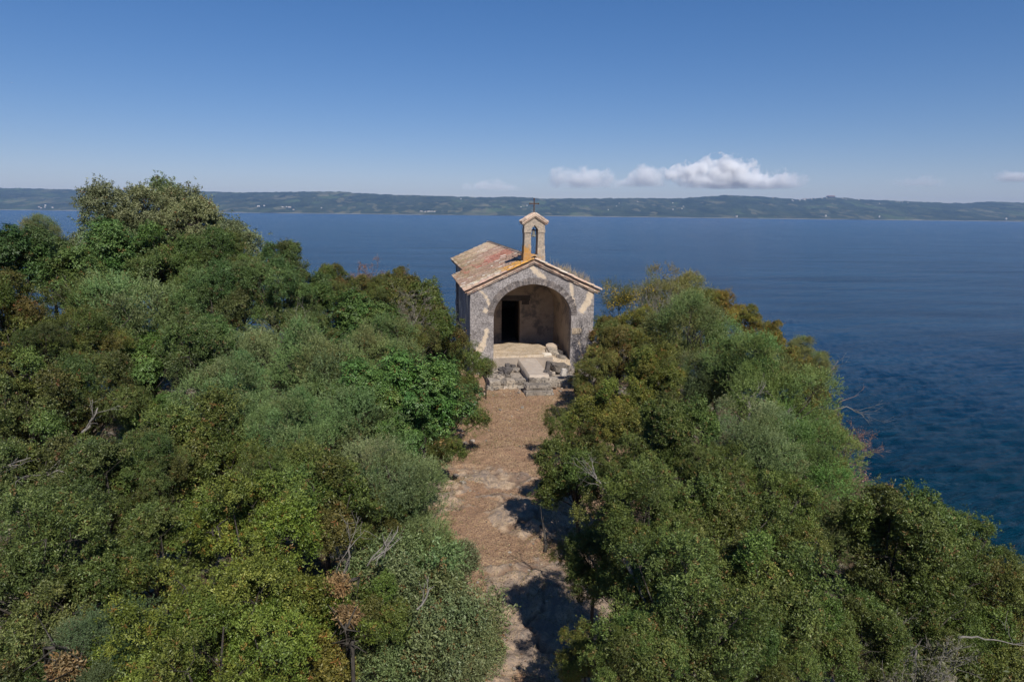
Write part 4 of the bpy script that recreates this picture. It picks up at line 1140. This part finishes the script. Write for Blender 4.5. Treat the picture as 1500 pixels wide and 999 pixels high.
# ---- the tall grey-green tree at the left
def tall_tree():
    cr = Crown(900); t = 30.0
    lob = []
    for px, py, r in ((155, 292, 30), (148, 315, 26), (172, 318, 28), (215, 300, 34), (240, 285, 32), (262, 290, 30), (250, 320, 42), (290, 315, 34), (305, 335, 34), (345, 340, 26), (325, 358, 28), (205, 340, 36), (160, 350, 30), (275, 360, 40), (365, 348, 16), (125, 355, 22)):
        p, _ = at_d(px, py, t + cr.rng.uniform(-1.6, 1.6)); p = p - up * .45; lob.append((*p, r / FX * t * .92))
    lob = np.array(lob); base = np.array([at_d(245, 380, t)[0].x, at_d(245, 380, t)[0].y, GZ - .2]); lob[:, :3] -= base
    SPEC['silver'] = dict(SPEC['oak'], nl=10, L=.085, W=.03, cols=((.085, .120, .048), (.160, .200, .088), (.29, .335, .170)), brown=.02)
    tw = fill_crown(cr, 'silver', lob, 1300, 16, .30, zmin=2)
    wood(cr, lob, 5.0, .16, tw)
    root = empty('tall_tree', base, 0, 'tallest tree, grey-green with ragged billowing crown above the horizon at left', 'tree')
    link('crown', cr.mesh('crown'), None, root).color = (1, 1, 1, 1)
    wm = cr.mb.mesh('trunk', True); wm.materials.append(M_bark); link('trunk', wm, None, root)
tall_tree()

# ---- flowering broom beside the chapel
def broom():
    cr = Crown(910); t = 30.5; lob = []
    for px, py, r in ((902, 432, 15), (905, 455, 15), (940, 440, 20), (945, 462, 22), (920, 475, 22), (958, 450, 14)):
        p, _ = at_d(px, py, t + cr.rng.uniform(-.5, .5)); lob.append((*p, r / FX * t))
    lob = np.array(lob); b = at_d(928, 500, t)[0]; base = np.array([b.x, b.y, float(ground_z(b.x, b.y))]); lob[:, :3] -= base
    SPEC['broom'] = dict(SPEC['fine'], nl=16, L=.06, W=.012, cols=((.07, .095, .03), (.12, .14, .05), (.17, .18, .07)), brown=.02)
    tw = fill_crown(cr, 'broom', lob, 170, 18, .22, shoot=.35)
    wood(cr, lob, 1.5, .05, tw)
    root = empty('broom_shrub', base, 0, 'broom bush with yellow flowers at the right corner of the chapel', 'shrub')
    link('crown', cr.mesh('crown'), None, root).color = (1, 1, 1, 1)
    wm = cr.mb.mesh('trunk', True); wm.materials.append(M_bark); link('trunk', wm, None, root)
    fl = Crown(911); rng = fl.rng; P, d = tw
    keep = (P[:, 2] > np.quantile(P[:, 2], .45)); P = P[keep]; d = d[keep]; k = rng.integers(0, len(P), 2600)
    PP = P[k] + nrm(d[k] + rng.normal(size=(2600, 3)) * .6) * rng.uniform(.12, .34, (2600, 1)); n = len(PP)
    fl.leaves(PP, rand_dir(rng, n), rand_dir(rng, n), np.full(n, .05), np.full(n, .038), np.array((.62, .43, .02)) * rng.uniform(.7, 1.1, (n, 1)))
    link('flowers', fl.mesh('flowers'), None, root).color = (1, 1, 1, 1)
broom()

# ---- bare bushes, dead boughs and dry stems
def branch(mb, rng, p, d, ln, r, depth, bend=.25, spread=.6, kids=3, grav=0):
    n = 5; pts = [p.copy()]; rs = [r]
    for i in range(n):
        d = (d + Vector(rng.normal(size=3)) * bend * .5 + Vector((0, 0, -grav))).normalized(); pts.append(pts[-1] + d * ln / n); rs.append(r * (1 - .62 * (i + 1) / n))
    mb.tube(pts, rs, 6 if depth > 1 else 4)
    if depth > 0:
        for k in range(kids):
            f = rng.uniform(.3, 1.0); i = min(int(f * n), n - 1); q = pts[i].lerp(pts[i + 1], f * n - i if f < 1 else 1)
            nd = (d + Vector(rng.normal(size=3)) * spread).normalized()
            branch(mb, rng, q, nd, ln * rng.uniform(.4, .7), max(rs[i] * .6, .004), depth - 1, bend, spread, kids, grav)
def bare_bush(px, py, d, h, wdt, label, mat, seed, stems=14, name='bare_bush', leafcol=None, lift=0, rr=.022, grp=None):
    rng = np.random.default_rng(seed); mb = MB(); t = d; c, _ = at_d(px, py, d)
    for i in range(stems):
        dr = Vector((rng.normal() * wdt, rng.normal() * wdt, 1)).normalized()
        branch(mb, rng, Vector((rng.normal() * .1, rng.normal() * .1, -.3)), dr, h * rng.uniform(.6, 1.0), rr, 3, .2, .55, 4)
    root = empty(name, c - Vector((0, 0, lift)), 0, label, 'shrub', grp); mb.build('twigs', mat, root)
    if leafcol is not None:
        cr = Crown(seed); rg = cr.rng
        vs = np.array([v.co[:] for v in root.children[0].data.vertices]); vs = vs[vs[:, 2] > h * .35]; k = rg.integers(0, len(vs), 2600)
        P = vs[k] + rg.normal(size=(2600, 3)) * .03
        cr.leaves(P, rand_dir(rg, 2600), rand_dir(rg, 2600), rg.uniform(.03, .06, 2600), rg.uniform(.015, .025, 2600), np.array(leafcol) * rg.uniform(.6, 1.3, (2600, 1)))
        link('dry_leaves', cr.mesh('dry_leaves'), None, root).color = (1, 1, 1, 1)
    return root
bare_bush(972, 468, 29.0, 1.5, .7, 'bare grey many-stemmed bush in front of the domed shrub', M_dead, 1, 12)
bare_bush(590, 500, 23, 1.5, .6, 'bare grey thicket among olive crowns on the left', M_dead, 2, 12, leafcol=(.2, .17, .12))
bare_bush(1232, 668, 21.5, 1.1, .7, 'reddish brown dry bush hanging over the water', M_deadred, 3, 14, leafcol=(.24, .13, .10))
bare_bush(1225, 722, 19.0, .9, .7, 'small pinkish dry bush under the reddish one at the cliff edge', M_deadred, 4, 10, leafcol=(.30, .17, .13))
bare_bush(1310, 1010, 11.0, 1.1, .5, 'leafless dry scrub at the bottom edge far right', M_dead, 5, 16, leafcol=(.13, .13, .06))
bare_bush(545, 425, 28.5, 1.0, .5, 'sparse reddish twigs on the skyline left of the chapel', M_deadred, 6, 9, leafcol=(.25, .15, .12))

def bough(pts, r0, label, mat=M_dead, seed=0, kids=4, depth=2, name='dead_branch', cat='branch', ln=.55, group=None):
    """a bare bough along PTS, each (px, py, distance)"""
    rng = np.random.default_rng(seed + 50); P = [at_d(*p)[0] for p in pts]; o = P[0]; mb = MB(); fine = []
    for a, b in zip(P, P[1:]):
        for i in range(4): fine.append(a.lerp(b, i / 4) + Vector(rng.normal(size=3)) * .018)
    fine.append(P[-1]); n = len(fine); r0 *= .8; rs = [r0 * (1 - .75 * i / (n - 1)) for i in range(n)]
    mb.tube([p - o for p in fine], rs, 7)
    for k in range(kids):
        i = int(rng.integers(n // 3, n - 1)); d = (fine[i + 1] - fine[i]).normalized(); d = (d + Vector(rng.normal(size=3)) * .55).normalized()
        branch(mb, rng, fine[i] - o, d, ln * rng.uniform(.5, 1.1), rs[i] * .6, depth - 1, .25, .6, 3)
    me = mb.mesh(name, True); ob = link(name, me, mat); ob.location = o; tag(ob, label, cat, group)
bough([(105, 655, 13.2), (130, 625, 13.2), (143, 597, 13.2)], .05, 'snapped grey trunk standing up at left in the dark oaks', seed=1, kids=3)
bough([(0, 700, 11.6), (60, 697, 11.5), (108, 690, 11.4)], .035, 'long bare grey bough lying across the left edge', seed=2, kids=4)
bough([(5, 686, 11.4), (45, 670, 11.4)], .025, 'short forked grey bough above the long one at the left edge', seed=3, kids=4, ln=.35)
bough([(138, 992, 8.0), (152, 945, 7.9), (160, 905, 7.9)], .03, 'pale leafless sapling at the bottom left', seed=4, kids=7, ln=.45)
bough([(489, 705, 13.5), (484, 685, 13.5), (478, 662, 13.5)], .03, 'thin bare sapling in front of the grey-green shrub', seed=5, kids=6, ln=.5)
bough([(500, 850, 9.8), (511, 815, 9.7), (512, 795, 9.7)], .035, 'forked grey dead branch beside the yellow-green oak', seed=6, kids=6, ln=.4)
for i, (a, b, lb) in enumerate((((540, 830), (575, 775), 'longest pale dry stem leaning in the bundle beside the scrub'), ((552, 828), (568, 790), 'shortest pale dry stem inside the leaning bundle'), ((548, 818), (590, 785), 'pale dry stem leaning lowest out of the bundle'), ((560, 815), (583, 770), 'pale dry stem nearest the bluish shrub in the bundle'))):
    bough([(*a, 9.5), (*b, 9.7)], .016, lb, M_dead, 10 + i, 3, 1, 'dry_stem', 'stem', .3, 'leaning bundle of dry stems')
bough([(612, 893, 8.6), (636, 858, 8.7)], .022, 'pale dead stick lying on the light green scrub', seed=20, kids=2, ln=.3)
bough([(912, 817, 9.1), (935, 852, 9.0), (962, 922, 8.8)], .045, 'pale fallen log slanting through the big oak on the right', seed=21, kids=2, name='fallen_log', cat='log')
bough([(900, 742, 11.6), (880, 708, 11.6), (868, 690, 11.7)], .03, 'silvery dead bough branching over the olive oak', seed=22, kids=8, ln=.55)
bough([(1096, 620, 17.0), (1098, 590, 17), (1105, 575, 17)], .045, 'white bare limb rising from the grass-green shrub', seed=23, kids=7, ln=.7)
bough([(1110, 634, 17.0), (1135, 622, 17), (1160, 600, 17)], .045, 'white bare limb reaching sideways in the grass-green shrub', seed=24, kids=6, ln=.6)
bough([(982, 640, 15.8), (981, 600, 15.8), (985, 570, 15.9)], .03, 'taller of the two thin bare stems in the dark olive oak', seed=25, kids=3)
bough([(986, 635, 15.7), (992, 612, 15.8)], .02, 'shorter of the two thin bare stems in the dark olive oak', seed=26, kids=2)
bough([(1200, 555, 25.2), (1217, 545, 25), (1228, 528, 24.9)], .04, 'white dead branch forking over the lake from the thin shrub', seed=27, kids=4, ln=.6)
bough([(1215, 604, 21.5), (1240, 597, 21.4), (1266, 610, 21.4)], .03, 'white dead branches sticking out over the water above the red bush', seed=28, kids=6, ln=.8)
bough([(1228, 590, 22), (1258, 578, 22)], .018, 'thin reddish twig pointing up over the water', M_deadred, 29, 2, ln=.4)
bough([(1300, 840, 14.0), (1300, 868, 14.0)], .05, 'short pale trunk piece showing in the slope oak', seed=30, kids=0)
bough([(1404, 933, 11.5), (1440, 935, 11.5), (1500, 945, 11.4)], .026, 'pale bough lying at the right edge near the bottom', seed=31, kids=3)
bough([(1340, 955, 11.6), (1346, 985, 11.2)], .025, 'bare stem beside the leafless scrub at the bottom right', seed=32, kids=3)
bough([(800, 808, 11.2), (798, 775, 11.3)], .045, 'dark slim trunk standing at the right edge of the path', M_bark, 33, 2, 1, 'standing_deadwood', 'dead tree')
bough([(462, 500, 19), (455, 480, 19), (440, 470, 19)], .03, 'pale bare limb showing inside the grey-green oak', seed=34, kids=4)

# ---- withered brown oak sprays
def withered(px, py, d, rpx, label, seed):
    cr = Crown(seed); c, _ = at_d(px, py, d); R = rpx / FX * d
    SPEC['dry'] = dict(SPEC['oak'], nl=8, L=.048, W=.018, cols=((.13, .08, .035), (.26, .165, .075), (.36, .25, .13)), brown=0)
    lob = crown_lobes(cr.rng, R, 0, 7, .4, core=.2)
    tw = fill_crown(cr, 'dry', lob, 30, 8, .06); wood(cr, lob, 0, .02, tw, sink=1.2)
    root = empty('withered_spray', c, 0, label, 'branch'); link('dry_leaves', cr.mesh('dry_leaves'), None, root).color = (1, 1, 1, 1)
    wm = cr.mb.mesh('twigs', True); wm.materials.append(M_bark); link('twigs', wm, None, root)
withered(66, 948, 7.3, 26, 'largest brown withered oak spray, at the bottom left', 61)
withered(96, 978, 7.2, 17, 'brown withered spray just below the largest one', 62)
withered(498, 858, 9.0, 14, 'small light brown withered spray under the forked dead branch', 63)
withered(508, 905, 8.6, 10, 'brown withered spray between yellow oak and green scrub', 64)
withered(516, 938, 8.3, 13, 'lowest brown withered tuft between yellow oak and green scrub', 65)

# ---- dry grass on the roof
def roof_grass(name, label, spots, seed, hgt):
    rng = np.random.default_rng(seed); cr = Crown(seed); P = []
    for u, v, n, sp in spots:
        for _ in range(n):
            uu = u + rng.normal() * sp; vv = v + rng.normal() * sp; lim = HW + OH - (INS if vv > L1 else 0) - .08; uu = max(-lim, min(lim, uu)); vv = min(vv, L1 + L2 - .1); P.append(to_world(uu, vv, roof_z(uu) - .02))
    P = np.array([tuple(p) for p in P]); n = len(P); D = nrm(rng.normal(size=(n, 3)) * .4 + np.array([0, 0, 1.]))
    cr.leaves(P, D, rand_dir(rng, n), hgt * rng.uniform(.4, 1.2, n), np.full(n, .012), np.array((.42, .33, .2)) * rng.uniform(.6, 1.2, (n, 1)))
    o = link(name, cr.mesh(name)); o.color = (1, 1, 1, 1); tag(o, label, 'grass', kind='stuff')
roof_grass('dry_grass', 'short dry grass over the left side of the chapel roof', [(-2.6, 9, 700, .5), (-2.3, 12, 900, .6), (-2.2, 15, 600, .6), (-2.6, 6.5, 500, .4), (-2.7, 4.5, 300, .3)], 71, .20)
roof_grass('dry_weeds', 'tall thin dry weeds along the right slope of the chapel roof', [(1.5, 1.2, 60, .2), (2.0, 1.6, 130, .25), (2.4, 1.0, 130, .25), (2.8, .8, 70, .2)], 72, .55)

# ---- litter and low dry growth along the path
def litter():
    rng = np.random.default_rng(81); cr = Crown(81); n = 26000
    x = rng.uniform(-3.2, 4.1, n); y = 3.5 + 27 * rng.random(n) ** .8
    keep = rng.random(n) < np.clip(.25 + 1.2 * (fbm(np.c_[x * .8, y * .8, x * 0], 3, 83) - .4) * 2.5, .05, 1); x = x[keep]; y = y[keep]; n = len(x)
    z = np.array([path_z(a, b) for a, b in zip(x, y)]) + .012
    D = rng.normal(size=(n, 3)) * np.array([1, 1, .25]); N = np.array([0, 0, 1]) + rng.normal(size=(n, 3)) * .35
    base = np.array([(.20, .11, .06), (.34, .22, .12), (.46, .36, .22), (.12, .075, .05)])[rng.integers(0, 4, n)]
    cr.leaves(np.c_[x, y, z], nrm(D), nrm(N), rng.uniform(.03, .075, n), rng.uniform(.012, .03, n), base * rng.uniform(.7, 1.2, (n, 1)))
    o = link('fallen_leaves', cr.mesh('fallen_leaves')); o.color = (1, 1, 1, 1); tag(o, 'dry fallen leaves and straw scattered on the path', 'leaf litter', kind='stuff')
    cr = Crown(85); rng = cr.rng; n = 9000                       # straw-coloured grass on the upper path and its edges
    x = rng.uniform(-2.6, 4.0, n); y = rng.uniform(20.5, 29.6, n)
    keep = fbm(np.c_[x * .9, y * .9, x * 0], 3, 86) > .48; x = x[keep]; y = y[keep]; n = len(x); z = np.array([path_z(a, b) for a, b in zip(x, y)])
    D = nrm(rng.normal(size=(n, 3)) * .7 + np.array([0, 0, .8]))
    cr.leaves(np.c_[x, y, z], D, rand_dir(rng, n), rng.uniform(.05, .14, n), np.full(n, .012), np.array((.40, .28, .15)) * rng.uniform(.6, 1.2, (n, 1)))
    o = link('dry_grass', cr.mesh('path_grass')); o.color = (1, 1, 1, 1); tag(o, 'short straw-coloured grass on the upper path', 'grass', kind='stuff')
    rng = np.random.default_rng(88); bm = bmesh.new(); r_ = random.Random(88)
    kinds = [chunk(90 + i, (1, 1, .7)) for i in range(4)]
    for i in range(420):
        x = rng.uniform(-2.9, 3.6); y = rng.uniform(4, 29.8)
        if i > 300: y = rng.uniform(28.2, 29.9)
        s = rng.uniform(.02, .06) if i % 12 else rng.uniform(.07, .15)
        me = kinds[i % 4].copy(); me.transform(Matrix.Translation((x, y, path_z(x, y) + s * .15)) @ Matrix.Rotation(r_.uniform(0, 6), 4, 'Z') @ Matrix.Diagonal((s * 1.3, s, s, 1))); bm.from_mesh(me); bpy.data.meshes.remove(me)
    me = bpy.data.meshes.new('pebbles'); bm.to_mesh(me); bm.free(); tag(link('pebbles', me, M_block), 'loose pale stones strewn along the path', 'stones', kind='stuff')
litter()
def weeds():
    cr = Crown(97); rng = cr.rng; n = 26000
    y = rng.uniform(4, 28.5, n); side = rng.random(n) < .55; ed = .45 * rng.normal(size=n) + 1.1 * (fbm(np.c_[y * .5, side * 9., y * 0], 3, 98) - .5)
    xl = np.interp(y, [4, 9, 12, 16, 22, 28.5], [-.3, -.7, -1.0, -1.7, -1.5, -1.3]); xr = np.interp(y, [4, 9, 12, 16, 22, 28.5], [.9, .9, .9, 1.0, 1.3, 2.1])
    x = np.where(side, xl + ed, xr + ed); keep = fbm(np.c_[x * 2.2, y * 2.2, x * 0], 3, 94) > .50; x = x[keep]; y = y[keep]; n = len(x)
    P = np.c_[x, y, [path_z(a, b) for a, b in zip(x, y)]] + np.c_[rng.normal(size=(n, 2)) * .02, rng.random(n) * .10]
    u = rng.random((n, 1)); col = np.array((.09, .115, .035)) * (1 - u) + np.array((.30, .23, .11)) * u
    cr.leaves(P, nrm(rng.normal(size=(n, 3)) * .7 + np.array([0, 0, .6])), rand_dir(rng, n), rng.uniform(.03, .10, n), rng.uniform(.008, .018, n), col)
    o = link('path_weeds', cr.mesh('path_weeds')); o.color = (1, 1, 1, 1); tag(o, 'dry and green weeds fringing both sides of the path', 'weeds', kind='stuff')
weeds()
def undergrowth():
    cr = Crown(95); rng = cr.rng; n = 330000
    x = rng.uniform(-24, 24, n); y = rng.uniform(2, 46, n)
    keep = ((x < -2.6) | (x > 2.6)) & (fbm(np.c_[x * .7, y * .7, x * 0], 3, 96) > .44) & ~((np.abs(x - .8 + (y - 32) * .16) < 4) & (y > 29)); x = x[keep]; y = y[keep]; n = len(x)
    P = np.c_[x, y, ground_z(x, y) + rng.random(n) * (.25 + 1.9 * np.clip((fbm(np.c_[x * .55, y * .55, x * 0], 3, 99) - .3) * 2, 0, 1)) - .05]
    u = rng.random((n, 1)); col = np.array((.05, .07, .022)) * (1 - u) + np.array((.14, .14, .05)) * u
    cr.leaves(P, rand_dir(rng, n), nrm(np.array([0, 0, .8]) + rng.normal(size=(n, 3)) * .5), rng.uniform(.06, .13, n), rng.uniform(.025, .05, n), col)
    o = link('undergrowth', cr.mesh('undergrowth')); o.color = (1, 1, 1, 1); tag(o, 'low leafy undergrowth beneath the trees', 'undergrowth', kind='stuff')
undergrowth()

# ---- a gull
gp, _ = at_d(18, 122, 260)
gull = empty('gull', gp, .6, 'tiny white gull in the sky at the upper left', 'bird')
m_ = MB(); m_.tube([(0, -.25, 0), (0, -.12, .02), (0, .1, .02), (0, .25, 0)], [.02, .08, .07, .02], 8)
for s in (-1, 1):
    vs = [m_.bm.verts.new(p) for p in ((s * .05, .1, .03), (s * .35, .12, .16), (s * .7, -.05, .1), (s * .33, -.04, .15), (s * .05, -.08, .03))]; m_.bm.faces.new(vs if s > 0 else vs[::-1])
kg = NT('gull_white', .8, .1); kg.b.inputs['Base Color'].default_value = (.8, .8, .8, 1); m_.build('body', kg.m, gull)
